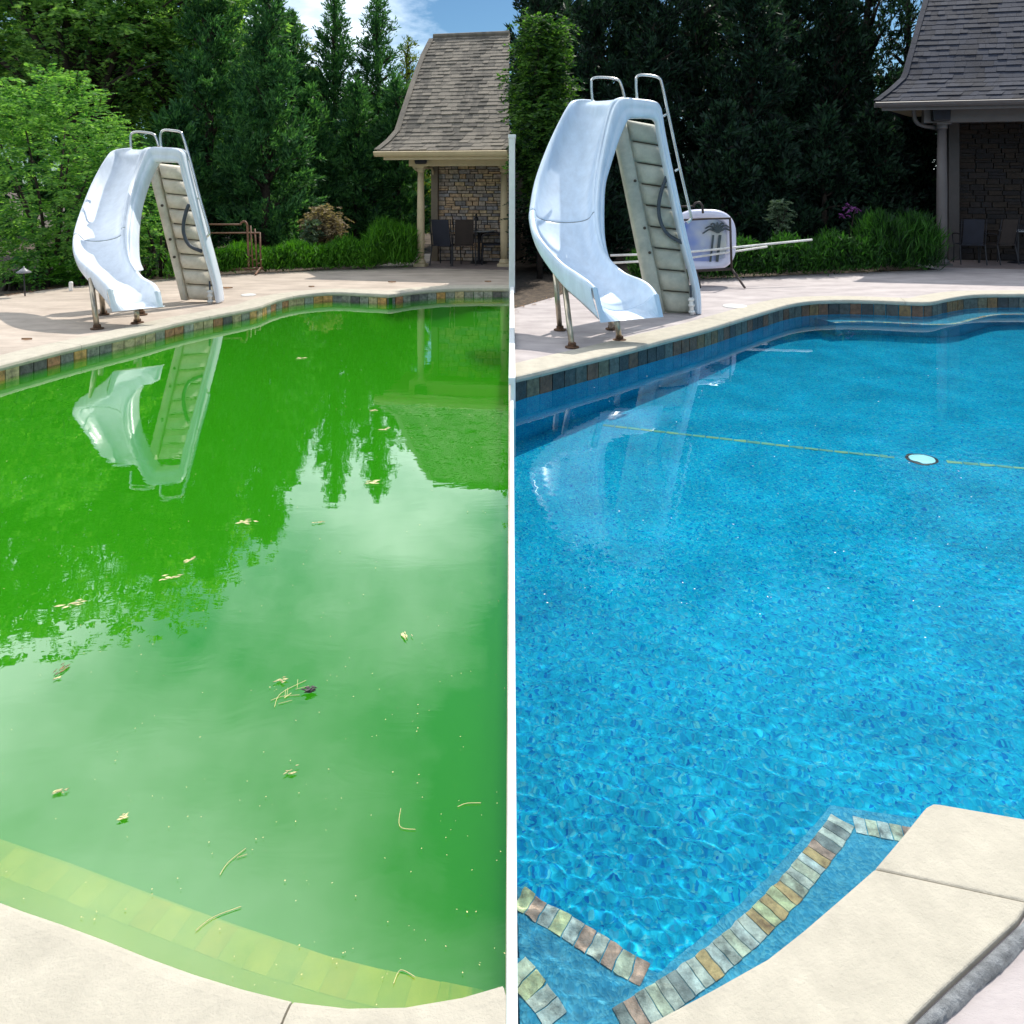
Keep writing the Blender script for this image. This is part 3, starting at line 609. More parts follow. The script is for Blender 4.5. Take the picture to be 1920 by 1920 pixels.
slide((960,100), .3125, (10.05,10.0),
    O=[(485,285),(385,285),(342,325),(245,520),(163,740),(128,920),(128,1010),(165,1110),(285,1250),(390,1325),(450,1367),(494,1408)],
    I=[(665,268),(608,292),(572,400),(530,590),(500,780),(498,930),(515,1080),(558,1210),(662,1315),(770,1362),(825,1400),(862,1450)],
    dO=[10.5,10.45,10.3,10.0,9.55,9.15,8.9,8.6,8.35,8.15,8.02,7.95], dI=[10.15,10.05,9.95,9.75,9.45,9.2,9.0,8.82,8.6,8.45,8.35,8.25],
    band=[((1141,1566),(1106,1566)),((1128,1400),(1085,1370)),((1060,1120),(1015,1110)),((990,800),(945,790)),((932,520),(888,520)),((908,380),(874,425)),((890,310),(858,395)),((850,283),(830,386)),((750,270),(760,384)),((668,266),(708,390)),((625,300),(680,430)),((588,400),(640,530)),((548,580),(592,680)),((515,760),(562,800)),((502,930),(555,970)),((515,1080),(560,1110)),((550,1190),(582,1220)),((610,1275),(622,1290))],
    dband=[9.95,9.93,9.88,9.84,9.82,9.80,9.79,9.78,9.76,9.74,9.7,9.62,9.48,9.3,9.1,8.95,8.84,8.7],
    panel=((680,395),(878,430),(915,1560),(1110,1572)), strip=((628,520),(682,395),(838,1552),(920,1562)),
    rails=[([[(482,282),(476,190),(488,150),(560,145),(632,158),(655,190),(676,268)]], 10.3),
           ([[(750,270),(744,180),(756,135),(820,132),(880,148),(900,190),(938,365),(1008,690),(1068,950),(1072,995),(1050,1015)],[(905,378),(938,362)],[(978,706),(1008,690)]], 9.9)],
    hose=[(928,740),(895,830),(880,930),(895,1020),(940,1090),(1030,1140)],
    legs=[((258,1300,8.75),(288,1660)),((310,1340,8.5),(360,1764)),((628,1600,8.15),(645,1722)),((592,1600,8.6),(598,1655))],
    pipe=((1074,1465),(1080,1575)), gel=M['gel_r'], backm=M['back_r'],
    lip=((530,1614),(907,1580)), label='bluish white water slide with olive ladder back beside the blue pool', loc=G(1316,589))
# ------------------------------------------------------------------ pool houses
def house(L, xr, yaw, px, mats, label, nshing, stones, cols, label_kw, beam, wall_px, post_px, Dc, Dw, xr_cap, skew, shift):
    roofm, trim, post, stonem = mats
    pts = [P(*p) for p in L]; u = Vector((1, yaw, 0)).normalized(); v = Vector((-u.y, u.x, 0))
    root = thing('pool_house', label, 'pool house', (pts[0].x, pts[0].y, 0))
    def right(p): return p+u*((xr-p.x)/u.x)
    cum = [0]
    for a, b in zip(pts, pts[1:]): cum.append(cum[-1]+(b-a).length)
    def at(s):
        for k in range(len(pts)-1):
            if s <= cum[k+1]+1e-6: return pts[k].lerp(pts[k+1], (s-cum[k])/(cum[k+1]-cum[k]))
        return pts[-1].copy()
    # roof deck under the shingles, back slope, end faces
    eave = pts[0]; ridge = pts[-1]; back = eave+v*((ridge-eave).dot(v)*2)
    mb = MB(); fr = [p-Vector((0,0,.03)) for p in pts]
    mb.grid([fr, [right(p) for p in fr]])
    vb = Vector((skew, 1, 0)).normalized(); bk = [Vector((p.x, p.y, p.z))+vb*(2*(ridge-p).dot(v)) for p in fr]
    mb.grid([bk, [right(p) for p in bk]])
    n = len(fr); mb.add(fr+bk, [tuple(range(n))+tuple(range(2*n-1, n-1, -1))])
    rf = [right(p) for p in fr]; rb = [right(p) for p in bk]; mb.add(rf+rb, [tuple(range(n))+tuple(range(2*n-1, n-1, -1))])
    roof = mb.build('roof', roofm, root)
    T = cum[-1]; cs = T/nshing
    for k in range(nshing):
        a = at(k*cs); b = at(min((k+1.08)*cs, T)); ln = (right(a)-a).length; up = (b-a).cross(u); up = -up if up.z < 0 else up; up.normalize()
        mb = MB(); x = -random.uniform(0,.12); dn = (a-b).normalized()
        while x < ln:
            w = random.uniform(.13,.30); x0 = max(x, -.015); x1 = min(x+w-.004, ln); x += w
            if x1-x0 < .01: continue
            th = random.choice((.014,.02,.028)); lo = random.choice((0,.0,.012,.02))
            f = lambda q, p: p+u*q
            c0, c1 = f(x0, a)+dn*lo+up*th, f(x1, a)+dn*lo+up*th; d0, d1 = f(x0, b)+up*.004, f(x1, b)+up*.004
            e0, e1 = c0-up*(th+.012), c1-up*(th+.012)
            mb.add([c0,c1,d1,d0,e0,e1], [(0,1,2,3),(4,5,1,0),(0,3,4),(1,5,2)])
        mb.build('shingle_course', roofm, roof)
    for k in range(int(T/.2)):                       # cap shingles along the left edge
        a = at(k*.2); b = at(min(k*.2+.23, T)); d = (b-a).normalized(); w = u
        nrm = d.cross(w); nrm = -nrm if nrm.z < 0 else nrm; nrm.normalize()
        MB().obox((a+b)/2+nrm*.03-u*.02, d, w, nrm, (b-a).length/2, .06, .012).build('cap_shingle', roofm, roof)
    MB().tube([ridge+Vector((0,0,.02)), right(ridge)+Vector((0,0,.02))], .07, 8).build('ridge_cap', roofm, roof)
    # gutter, fascia, soffit
    e1 = right(eave); c = lambda p, dv, dz: p+v*dv+Vector((0,0,dz))
    mb = MB(); prof = [(.02,-.02),(-.10,-.015),(-.13,-.03),(-.10,-.085),(-.06,-.12),(.02,-.12)]
    s0 = eave-u*.06
    mb.grid([[c(s0, a, b) for a, b in prof+prof[:1]], [c(e1, a, b) for a, b in prof+prof[:1]]]); mb.add([c(s0, a, b) for a, b in prof], [tuple(range(6))]); mb.build('gutter', trim, root)
    MB().obox(c((eave+u*.1+e1)/2, .06, -.11), u, v, (0,0,1), (e1-eave).length/2-.05, .02, .075).build('fascia', trim, root)
    # columns, beam
    bl = P(beam[0], beam[1], Dc); zb0 = P(0, beam[2], Dc).z; zb1 = P(0, beam[1], Dc).z
    br = right(bl); mid = (bl+br)/2; MB().obox((mid.x, mid.y, (zb0+zb1)/2), u, v, (0,0,1), (br-bl).length/2, .09, (zb1-zb0)/2).build('beam', trim, root, bevel=.006)
    wl = P(wall_px[0], 400, Dw); wl.z = 0; wr = right(wl); zt = P(0, wall_px[1], Dw).z+.15
    sl = (eave+v*.08); q = [sl, e1+v*.08, wr+v*.4+Vector((0,0,0)), wl+v*.4-u*.9]
    zs = zb1+.004
    mb = MB(); mb.prism([(p.x, p.y) for p in q], zs, zs+.05); mb.build('soffit', M['soffit'], root)
    for x, rpx in cols:
        b = P(x, 400, Dc); r = rpx*Dc/F; b.z = 0; h = zb0
        cm = MB().lathe([(r*1.0,.16),(r*1.12,h*.30),(r*1.1,h*.55),(r*.92,h-.12)], b, 20).build('column', trim, root, smooth=True)
        MB().lathe([(r*1.5,.07),(r*1.55,.10),(r*1.35,.125),(r*1.1,.165)], b, 20).build('column_base', trim, cm, smooth=True)
        MB().obox((b.x,b.y,.035), u, v, (0,0,1), r*1.75, r*1.75, .035).build('plinth', trim, cm, bevel=.004)
        MB().lathe([(r*.95,h-.13),(r*1.2,h-.10),(r*1.2,h-.08),(r*1.05,h-.07),(r*1.4,h-.03)], b, 20).build('capital', trim, cm, smooth=True)
        MB().obox((b.x,b.y,h-.016), u, v, (0,0,1), r*1.5, r*1.5, .015).build('abacus', trim, cm)
    # stone wall
    Lw = (wr-wl).length; cen = (wl+wr)/2
    sw = MB().obox(cen+v*.10+Vector((0,0,zt/2)), u, v, (0,0,1), Lw/2, .08, zt/2).build('stone_wall', M['mortar'], root)
    body = MB(); bd = (back-eave).dot(v); body.obox(cen+u*shift+v*(.2+1.6)+Vector((0,0,eave.z/2-.03)), u, v, (0,0,1), Lw/2+.06, 1.6, eave.z/2-.03); body.build('rear_wall', post, root)
    me = []
    for sm in stonem:
        for _ in range(2):
            b = MB().box((-.5,-.5,-.5), (.5,.5,.5)); vs = []
            for vv in b.v: vs.append(Vector(vv)*random.uniform(.93,1.0) if vv[1] < 0 else Vector(vv))
            m_ = bpy.data.meshes.new('stone'); m_.from_pydata(vs, [], b.f); m_.materials.append(sm); me.append(m_)
    rh, rw = stones; z = .02; cnt = 0; ang = math.atan2(u.y, u.x); xlim = xr_cap
    while z < zt-.04:
        hgt = min(random.uniform(*rh), zt-z); x = random.uniform(0,.06) if False else 0
        while x < Lw-.02:
            w = min(random.uniform(*rw), Lw-x)
            p = wl+u*(x+w/2)+Vector((0,0,z+hgt/2))
            if CX+F*p.x/p.y < 1950 and cnt < 300:
                hh = hgt
                if hgt > .09 and random.random() < .3:      # two thin stones in place of a tall one
                    for s_ in (-1, 1):
                        o = mk('stone', random.choice(me), None, sw, p+Vector((0,0,s_*hgt/4))); o.rotation_euler.z = ang; o.scale = (w-.014, random.uniform(.05,.09), hgt/2-.012); cnt += 1
                else:
                    o = mk('stone', random.choice(me), None, sw, p); o.rotation_euler = (0, random.uniform(-.02,.02), ang); o.scale = (w-.014, random.uniform(.05,.10), hgt-.013); cnt += 1
            x += w
        z += hgt
    pl = P(post_px[0], 400, Dw-.02); pr = P(post_px[1], 400, Dw-.02); pc = (pl+pr)/2
    MB().obox((pc.x, pc.y, zt/2), u, v, (0,0,1), (pr.x-pl.x)/2-.004, .10, zt/2).build('corner_post', post, root, bevel=.005)
    # porch floor
    a = P(cols[0][0]-10, 400, Dc-.25); b = right(a); q = [a, b, wr+v*.02, wl-u*.2+v*.02]
    pf = MB(); pf.prism([(p.x, p.y) for p in q], -.004, .006); pf.build('porch_floor', M['porch'], root)
    return root, u, v
hl = house([(709,283,15.35),(730,266,15.65),(747,247,15.95),(757,215,16.4),(775,160,17.35),(795,105,18.4),(813,70,19.1)], -.07, -.20, None,
    (M['roof_l'], M['trim_l'], M['post_l'], M['stone_l']), 'stone pool house with tan grey shingle roof behind the green pool', 32, ((.05,.115),(.12,.30)),
    [(789,6.3),(945,6.3)], '', (769,291,312), (823,311), (810,823.5), 15.9, 17.1, 955, .2, 0)
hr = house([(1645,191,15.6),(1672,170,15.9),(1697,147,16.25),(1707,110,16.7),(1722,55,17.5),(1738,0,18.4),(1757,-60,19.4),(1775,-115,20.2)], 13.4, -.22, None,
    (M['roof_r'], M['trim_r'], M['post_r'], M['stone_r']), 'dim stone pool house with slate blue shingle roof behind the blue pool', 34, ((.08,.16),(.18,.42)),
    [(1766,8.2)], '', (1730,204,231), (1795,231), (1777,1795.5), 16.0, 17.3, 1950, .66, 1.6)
def speaker(x0, x1, y0, y1, D, label):
    a = P(x0, y0, D); b = P(x1, y1, D); t = thing('outdoor_speaker', label, 'speaker', ((a.x+b.x)/2, D, b.z))
    cx = (a.x+b.x)/2; w = (b.x-a.x)/2; mb = MB()
    mb.add([(cx-w,D-.14,a.z),(cx+w,D-.14,a.z),(cx+w*.9,D-.14,b.z),(cx-w*.9,D-.14,b.z),(cx-w*.7,D+.1,a.z),(cx+w*.7,D+.1,a.z),(cx+w*.6,D+.1,b.z),(cx-w*.6,D+.1,b.z)],
           [(3,2,1,0),(4,5,6,7),(0,1,5,4),(1,2,6,5),(2,3,7,6),(3,0,4,7)]); mb.build('speaker_box', M['dark'], t, bevel=.03)
    MB().box((cx-w*.8, D-.152, b.z+.03), (cx+w*.8, D-.142, a.z-.03)).build('grille', M['sling'], t, bevel=.004)
speaker(777, 803, 290, 308, 15.78, 'black outdoor speaker under the eave of the tan roofed pool house')
speaker(1742, 1778, 203, 228, 15.85, 'black outdoor speaker under the eave of the slate roofed pool house')
tag(MB().tube(catmull([P(1713,204,16.1),P(1716,225,16.1),P(1728,235,16.1),P(1757,241,16.15),P(1764,252,16.2),P(1765,400,16.2)], 6), .045, 10).build('downspout', M['trim_r'], None, smooth=True), 'curved downspout turning in from the eave to the taupe column', 'downspout')
tag(MB().tube(catmull([P(772,306,16.0),P(776,313,16.0),P(784,319,16.0),P(800,315,16.3),P(812,324,17.0),P(812,400,17.05)], 6), .03, 10).build('downspout', M['trim_l'], None, smooth=True), 'tan downspout bending behind the first cream column', 'downspout')
# ------------------------------------------------------------------ porch furniture
def chair(loc, rot, label, slm):
    t = thing('patio_chair', label, 'chair', loc, 'chairs on the porch'); Mx = Matrix.Translation(loc) @ Matrix.Rotation(rot, 4, 'Z')
    t.rotation_euler.z = 0
    MB().obox((0,.25,.72), (1,0,0), (0,.2,1), (0,-1,.2), .20, .27, .008).build('backrest', slm, t, M=Mx)
    MB().obox((0,0,.43), (1,0,0), (0,1,0), (0,0,1), .21, .23, .012).build('seat', slm, t, M=Mx)
    for s in (-1, 1):
        MB().tube([(.24*s,.30,1.0),(.24*s,.22,.55),(.24*s,.19,.43)], .013, 8).build('back_post', M['dark'], t, M=Mx)
        MB().tube(catmull([(.26*s,.20,.66),(.27*s,0,.67),(.27*s,-.22,.64),(.26*s,-.25,.52),(.25*s,-.22,.43)], 4), .013, 8).build('armrest', M['dark'], t, M=Mx)
        MB().tube([(.24*s,-.22,.43),(.25*s,-.25,0)], .013, 8).build('leg', M['dark'], t, M=Mx)
        MB().tube([(.24*s,.19,.43),(.25*s,.28,0)], .013, 8).build('leg', M['dark'], t, M=Mx)
    return t
def g0(px, D): return Vector(((px-CX)*D/F, D, .006))
chair(g0(836,16.2), R(160), 'dark blue sling chair beside the brown post of the tan roofed porch', M['sling'])
chair(g0(868,16.25), R(190), 'dark brown sling chair between blue chair and round table', M['sling_b'])
chair(g0(924,16.4), R(-85), 'dark chair half behind the second cream column', M['sling'])
chair(g0(1818,16.4), R(165), 'dark sling chair beside the post of the slate roofed porch', M['sling'])
chair(g0(1872,16.4), R(195), 'dark sling chair near the right end of the dim porch', M['sling_b'])
def table(c, label):
    t = thing('patio_table', label, 'table', c)
    MB().lathe([(.34,.70),(.36,.715),(.34,.73)], c, 28).build('table_top', M['glass_top'], t, smooth=False)
    MB().lathe([(.20,0),(.18,.02),(.03,.05),(.03,.69)], c, 16).build('pedestal', M['dark'], t)
table(g0(898,16.55), 'small round pale topped table on the tan roofed porch'); table(g0(1908,16.6), 'small round pale topped table on the dim porch')
c = g0(893,16.55)+Vector((0,0,.73)); t = thing('umbrella_pole', 'slim dark umbrella pole with finial standing on the pale round table', 'umbrella_pole', c)  # short umbrella pole with finial above the table, no lamp
MB().lathe([(.05,0),(.05,.01),(.012,.02),(.012,.20),(.045,.21),(.045,.27),(.012,.30),(.03,.33),(.004,.37)], c, 12).build('pole_body', M['dark'], t)
# ------------------------------------------------------------------ racks, float, poles, small things on the deck
def rack(crop, sc, D, label, m, bars):
    def Q(x, y): return P(crop[0]+x*sc, crop[1]+y*sc, D)
    a = Q(1700,1300); t = thing('hose_rack', label, 'rack', (a.x, D, 0))
    for nm, r, pts in bars: MB().tube(catmull([Q(*p) for p in pts], 4) if len(pts) > 2 else [Q(*p) for p in pts], r, 8).build(nm, m, t, smooth=True)
    for x in (1375, 1778):
        p = Q(x, 1290); MB().tube([(p.x, D-.30, .02),(p.x, D-.05, p.z),(p.x, D+.05, p.z),(p.x, D+.30, .02)], .02, 8).build('foot', m, t)
rack((100,220), .21875, 14.6, 'brown tubular hose rack standing against the low green hedge', M['rack'],
     [('bar',.016,[(1240,918),(1610,918)]),('hook',.022,[(1605,918),(1615,900),(1640,893),(1658,915),(1664,960),(1670,1130),(1676,1290)]),('bar',.016,[(1240,993),(1772,990)]),('post',.016,[(1690,928),(1710,1292)]),('post',.016,[(1727,955),(1746,1290)]),
      ('post',.018,[(1770,985),(1780,1295)]),('bar',.03,[(1360,1308),(1782,1295)]),('rung',.013,[(1674,1188),(1704,1188)]),('rung',.013,[(1705,1220),(1742,1222)]),('rung',.013,[(1742,1252),(1778,1252)])])
def QR(x, y, D): return P(960+x*.3125, 100+y*.3125, D)
t = thing('hose_rack', 'dark tubular rack holding the clear pool float', 'rack', QR(1310,1310,12.9))
for nm, r, pts in [('bar',.016,[(1000,918),(1095,918)]),('hook',.02,[(1085,918),(1100,898),(1125,893),(1142,915),(1146,960)]),('bar',.018,[(1030,1000),(1180,992),(1312,990)]),('post',.02,[(1308,984),(1318,1300)]),('bar',.024,[(1100,1305),(1322,1292)])]:
    MB().tube([QR(*p, 12.72) for p in pts], r, 8).build(nm, M['rack_r'], t, smooth=True)
p = QR(1320,1295,12.72); MB().tube([(p.x,12.72,p.z),(p.x+.12,12.4,.02)], .02, 8).build('foot', M['rack_r'], t); p = QR(1105,1300,12.72); MB().tube([(p.x,12.72,p.z),(p.x,12.45,.02)], .02, 8).build('foot', M['rack_r'], t)
fl = thing('pool_float', 'white rimmed pool float with blue see-through middle behind the slide', 'pool float', QR(1150,1290,13.0))
cx, cy, hw, hh = 1150, 1120, 165, 156; ring = []
for k in range(48):
    a = 2*math.pi*k/48; q = 2/3.2; ring.append(QR(cx+hw*math.copysign(abs(math.cos(a))**q, math.cos(a)), cy-hh*math.copysign(abs(math.sin(a))**q, math.sin(a)), 13.0))
MB().tube(ring, .085, 14, closed=True).build('inflated_rim', mat('lilac white vinyl', (.70,.70,.86), .25, var=.03), fl, smooth=True)
fm = mat('printed vinyl', (.62,.64,.60), .15, col2=(.03,.13,.60), scale=1.2, detail=3)
mb = MB(); cc = QR(cx, cy, 13.0); mb.add([cc+Vector((0,-.04,0))]+ring, [(0, k+1, (k+1) % 48+1) for k in range(48)]); mb.build('float_sheet', fm, fl, smooth=True)
pm = mat('palm print', (.05,.07,.08), .4)
for x0, w in ((1190,.035),(1230,.05)):
    mb = MB(); a = QR(x0, 1250, 12.93); b = QR(x0+18, 1090, 12.93); mb.obox((a+b)/2, (1,0,0), (0,1,0), (b-a).normalized(), w/2, .004, (b-a).length/2); mb.build('printed_trunk', pm, fl)
for k in range(7):
    a = R(15+k*26); b = QR(1235, 1075, 12.93); MB().tube(catmull([b, b+Vector((.14*math.cos(a),0,.14*math.sin(a)+.03)), b+Vector((.27*math.cos(a),0,.22*math.sin(a)-.06))], 4), [.02]*4+[.015]*4+[.004], 5).build('printed_frond', pm, fl)
for y0, y1, xe, ye, lb in ((1213,1180,1800,1118,'long white pool pole lying above its twin behind the slide'),(1258,1212,1530,1160,'long white pool pole lowest behind the slide ladder')):
    tag(MB().tube([QR(590, y0, 12.55), QR(1000, (y0+y1)/2+2, 12.6), QR(xe, ye, 13.2)], .019, 8).build('pool_pole', M['pvc'], None, smooth=True), lb, 'pole')
def disc(px, py, r, m, label, nm='skimmer_lid', cat='lid'):
    c = G(px, py); t = MB().lathe([(r,-.004),(r,.004),(r*.96,.008),(r*.5,.010)], c, 28).build(nm, m); tag(t, label, cat)
disc(466,553,.115,M['pvc'],'white round skimmer lid in the deck behind the green pool'); disc(1378,574,.17,M['pvc'],'white round skimmer lid in the deck behind the blue pool')
b = G(47,555); t = thing('path_light', 'black mushroom cap path light by the fern bed', 'garden light', b)
MB().tube([b, b+Vector((-.02,0,.36))], .011, 8).build('stem', M['dark'], t); MB().lathe([(.10,.36),(.105,.37),(.05,.41),(.012,.44),(.01,.46)], b+Vector((-.02,0,0)), 20).build('cap', mat('grey cap', (.25,.25,.27), .4), t, smooth=True)
b = G(133,545); tag(MB().lathe([(.03,0),(.032,.13),(.02,.15)], b, 12).build('marker_post', M['pvc']), 'short white capped stub at the edge of the deck', 'marker post')
leafm = mat('dry leaf', (.25,.13,.06), .8, var=.4, scale=20)
for px, py, s, lb in ((735,530,.07,'dry brown leaf on the deck below the middle of the hedge'),(915,529,.06,'dry brown leaf on the deck in front of the stone porch'),(584,538.5,.05,'dry leaf near the coping where the pool wall bends'),(50,638,.06,'dry brown leaf at the left edge of the deck'),(425,541,.10,'flat dry leaf right of the slide ladder')):
    c = G(px, py)+Vector((0,0,.004)); mb = MB(); rows = []
    for k in range(5):
        f = k/4-.5; w = .3*math.cos(f*2.9)+.03; rows.append([c+Vector((f*s*2, -w*s, .012*abs(f))), c+Vector((f*s*2, 0, .004)), c+Vector((f*s*2, w*s, .02))])
    mb.grid(rows); tag(mb.build('dry_leaf', leafm), lb, 'leaf')
# ------------------------------------------------------------------ trees and plants
def trunk_mesh(b, h, r, limbs, root):
    mb = MB(); b = Vector(b); pts = [b+Vector((random.uniform(-1,1)*r*.8*k/5, random.uniform(-1,1)*r*.8*k/5, h*k/5)) for k in range(6)]
    mb.tube(pts, [r*(1-.8*k/5) for k in range(6)], 8)
    for (p, q) in limbs:
        m = p.lerp(q, .5)+Vector((0,0,.06*(q-p).length)); L = (q-p).length
        mb.tube([p, m, q], [max(.015, r*.42), max(.012, r*.28), .01], 5)
    mb.build('trunk', M['wood'], root, smooth=True)
def ell(n): 
    a = unit(RNG.normal(size=(n,3))); return a*RNG.random((n,1))**(1/2.6)
def conifer(c, h, rad, g, label, nb=120, per=150, z0=.2, up=.9, top=1.0, ll=.15, lw=.045, name='juniper_tree', slim=.85):
    c = Vector(c); root = thing(name, label, 'tree', c); V = []; limbs = []
    for k in range(nb):
        t = (k+RNG.random())/nb; z = z0+(h-z0)*t**.92*.97; r = rad*(1-t)**slim*(.72+.5*RNG.random())+.10
        a = RNG.random()*2*math.pi; d = np.array([math.cos(a), math.sin(a), up*(.55+.7*t)+RNG.normal()*.12]); d /= np.linalg.norm(d)
        L = r/max(math.hypot(d[0], d[1]), .25)*1.0; L = min(L, (h+.4-z)/max(d[2], .2)+.25)
        p0 = np.array([c.x, c.y, c.z+z-r*.35])
        m = int(per*(.35+.9*(1-t))*min(1.4, .5+L*.55)); s = RNG.random(m)**.75
        ns = 9; sub = RNG.integers(0, ns, m); s0 = .15+.80*(np.arange(ns)+RNG.random(ns))/ns
        sdv = unit(d*.75+RNG.normal(size=(ns,3))*.55+np.array([0,0,.45])); sl = (.22+.30*L*(1.15-s0))*(.7+.6*RNG.random(ns))
        r_ = RNG.random(m)**.8
        pos = p0+d*(s0[sub]*L)[:, None]+sdv[sub]*(r_*sl[sub])[:, None]+RNG.normal(size=(m,3))*(.055*(1.15-r_))[:, None]
        dr = sdv[sub]+RNG.normal(size=(m,3))*.40+np.array([0,0,.15]); V.append(leaves(pos, dr, ll*(.6+.8*RNG.random(m)), lw*(.7+.6*RNG.random(m))))
        if k % 3 == 0: limbs.append((Vector(p0), Vector(p0+d*L*.75)))
    m = int(nb*per*.05); zz = RNG.random(m)**1.3                     # leader
    pos = np.stack([c.x+RNG.normal(size=m)*.05*rad*(1.3-zz), c.y+RNG.normal(size=m)*.05*rad*(1.3-zz), c.z+h*(.45+.56*zz*top)], 1)
    V.append(leaves(pos, np.array([0,0,1])+RNG.normal(size=(m,3))*.45, ll*.9, lw))
    trunk_mesh(c, h*.93, .05+.012*h, limbs, root); quads('crown', np.concatenate(V), M['g_'+g], root); return root
def broad(c, h, cen, rad, g, label, nc=120, per=260, ll=.13, lw=.05, name='locust_tree', trunk=.16, cr=.55, droop=-.25):
    c = Vector(c); root = thing(name, label, 'tree', c); V = []; limbs = []; cen = np.array(cen); rad = np.array(rad)
    fork = c+Vector((0,0,h*.28))
    cl = cen+unit(RNG.normal(size=(nc,3)))*rad*(.30+.70*RNG.random((nc,1))**.6)
    for k in range(nc):
        q = cl[k]
        if q[2] < .25: continue
        s = cr*(.6+.8*RNG.random()); m = int(per*s/cr); nf = max(4, m//14)
        fp = q+ell(nf)*s*np.array([1.25,1.25,.75]); fd = unit(RNG.normal(size=(nf,3))*np.array([1,1,.45])+np.array([0,0,droop])+.5*unit(fp-q))
        k_ = 14; f = np.tile(np.arange(k_)//2, nf)/(k_/2); sd = np.tile(np.where(np.arange(k_) % 2 == 0, 1., -1.), nf)
        pp = np.repeat(fp, k_, 0); dd = np.repeat(fd, k_, 0); side = unit(np.cross(dd, np.array([0,0,1.])+RNG.normal(size=dd.shape)*.15))
        fl = .32*ll/.13
        pos = pp+dd*(f*fl)[:, None]-np.array([0,0,1.])*(f**2*fl*.35)[:, None]
        V.append(leaves(pos, side*sd[:, None]+dd*.5+RNG.normal(size=dd.shape)*.18, ll*(.7+.6*RNG.random(len(pos))), lw))
        if k % 4 == 0: limbs.append((fork+Vector((0,0,RNG.random()*h*.25)), Vector(q)))
    trunk_mesh(c, h*.8, trunk, limbs, root); quads('crown', np.concatenate(V), M['g_'+g], root); return root
def fronds(c, cen, rad, nf, L, g, label, name='sumac_bush', leaflets=24, stems=7, cat='shrub', shell=.5, up=.35, lw=.16):
    c = Vector(c); root = thing(name, label, cat, c); cen = np.array(cen); rad = np.array(rad); V = []
    base = cen+unit(RNG.normal(size=(nf,3)))*rad*(shell+(1-shell)*RNG.random((nf,1))**.5)
    base[:, 2] = np.maximum(base[:, 2], .08)
    out = unit((base-cen)/rad*np.array([1,1,.6])+RNG.normal(size=(nf,3))*.45+np.array([0,0,up]))
    k_ = leaflets; n2 = k_//2
    f = np.tile((np.arange(k_)//2+1)/n2, nf); sd = np.tile(np.where(np.arange(k_) % 2 == 0, 1., -1.), nf)
    Ls = np.repeat(L*(.7+.5*RNG.random(nf)), k_); pp = np.repeat(base, k_, 0); dd = np.repeat(out, k_, 0)
    side = unit(np.cross(dd, np.array([0,0,1.])+1e-3)); dr = dd-np.array([0,0,1.])*(f*.75)[:, None]
    pos = pp+dd*(f*Ls)[:, None]-np.array([0,0,1.])*(f**2*Ls*.42)[:, None]
    ln = Ls*.27*(1-.55*np.abs(f-.45)*1.4)
    V = leaves(pos, side*sd[:, None]+dr*.45+np.array([0,0,-.15])+RNG.normal(size=dd.shape)*.12, ln, Ls*.075)
    quads('crown', V, M['g_'+g], root)
    mb = MB()
    for k in range(stems):
        a = RNG.random()*2*math.pi; q = cen+np.array([math.cos(a)*rad[0], math.sin(a)*rad[1], rad[2]*RNG.random()])*.6
        mb.tube([c+Vector((.1*math.cos(a),.1*math.sin(a),-.03)), (c+Vector(q))/2+Vector((0,0,.15)), Vector(q)], [.035,.025,.012], 6)
    mb.build('stem', M['wood'], root, smooth=True); return root
def X(px, D): return (px-CX)*D/F
def Zt(py, D): return H-(py-Y0)*D/F
# left garden
D = 19.5; broad((X(150,D),D,-.05), 9, (X(120,D),D+.5,6.6), (5.2,2.4,3.6), 'locust', 'tall spreading locust tree filling the upper left behind the sumac', nc=260, per=330, ll=.15, lw=.06, trunk=.24, cr=.75)
D = 20.5; broad((X(330,D),D,-.05), 8, (X(330,D),D,5.6), (2.6,1.6,3.6), 'locust', 'locust tree with bare dark limbs against the sky left of the junipers', nc=110, per=240, ll=.14, lw=.055, trunk=.16, cr=.6)
D = 13.6; fronds((X(100,D),D,-.05), (X(95,D),D,1.75), (1.45,1.0,2.0), 1500, .42, 'sumac', 'light green sumac bush with long feathery leaves left of the slide', up=.45)
D = 14.8; fronds((X(215,D),D,-.05), (X(215,D),D,1.3), (.75,.6,1.5), 420, .40, 'sumac', 'narrow feathery sumac behind the top of the white slide')
D = 14.6; fronds((X(300,D),D,-.05), (X(300,D),D,.55), (.42,.4,.75), 170, .30, 'sumac', 'small young sumac seen through the slide arch')
D = 12.9; fronds((X(78,D),D,-.05), (X(78,D),D,.12), (.42,.25,.30), 90, .30, 'hedge', 'low dark fern beside the black path light', name='fern', cat='fern', up=.6)
D = 13.2; fronds((X(148,D),D,-.05), (X(150,D),D,.12), (.25,.2,.26), 60, .24, 'hedge', 'small fern in the bed behind the slide leg', name='fern', cat='fern', up=.6)
D = 12.6; fronds((X(20,D),D,-.05), (X(18,D),D,.08), (.22,.15,.18), 40, .2, 'sumac', 'pale low plant at the left edge of the bed', name='bed_plant', cat='plant', up=.6)
D = 14.3; fronds((X(273,D),D,-.05), (X(273,D),D,.10), (.14,.1,.14), 40, .14, 'hedge', 'tiny leafy seedling at the deck edge left of the ladder', name='bed_plant', cat='plant', up=.6)
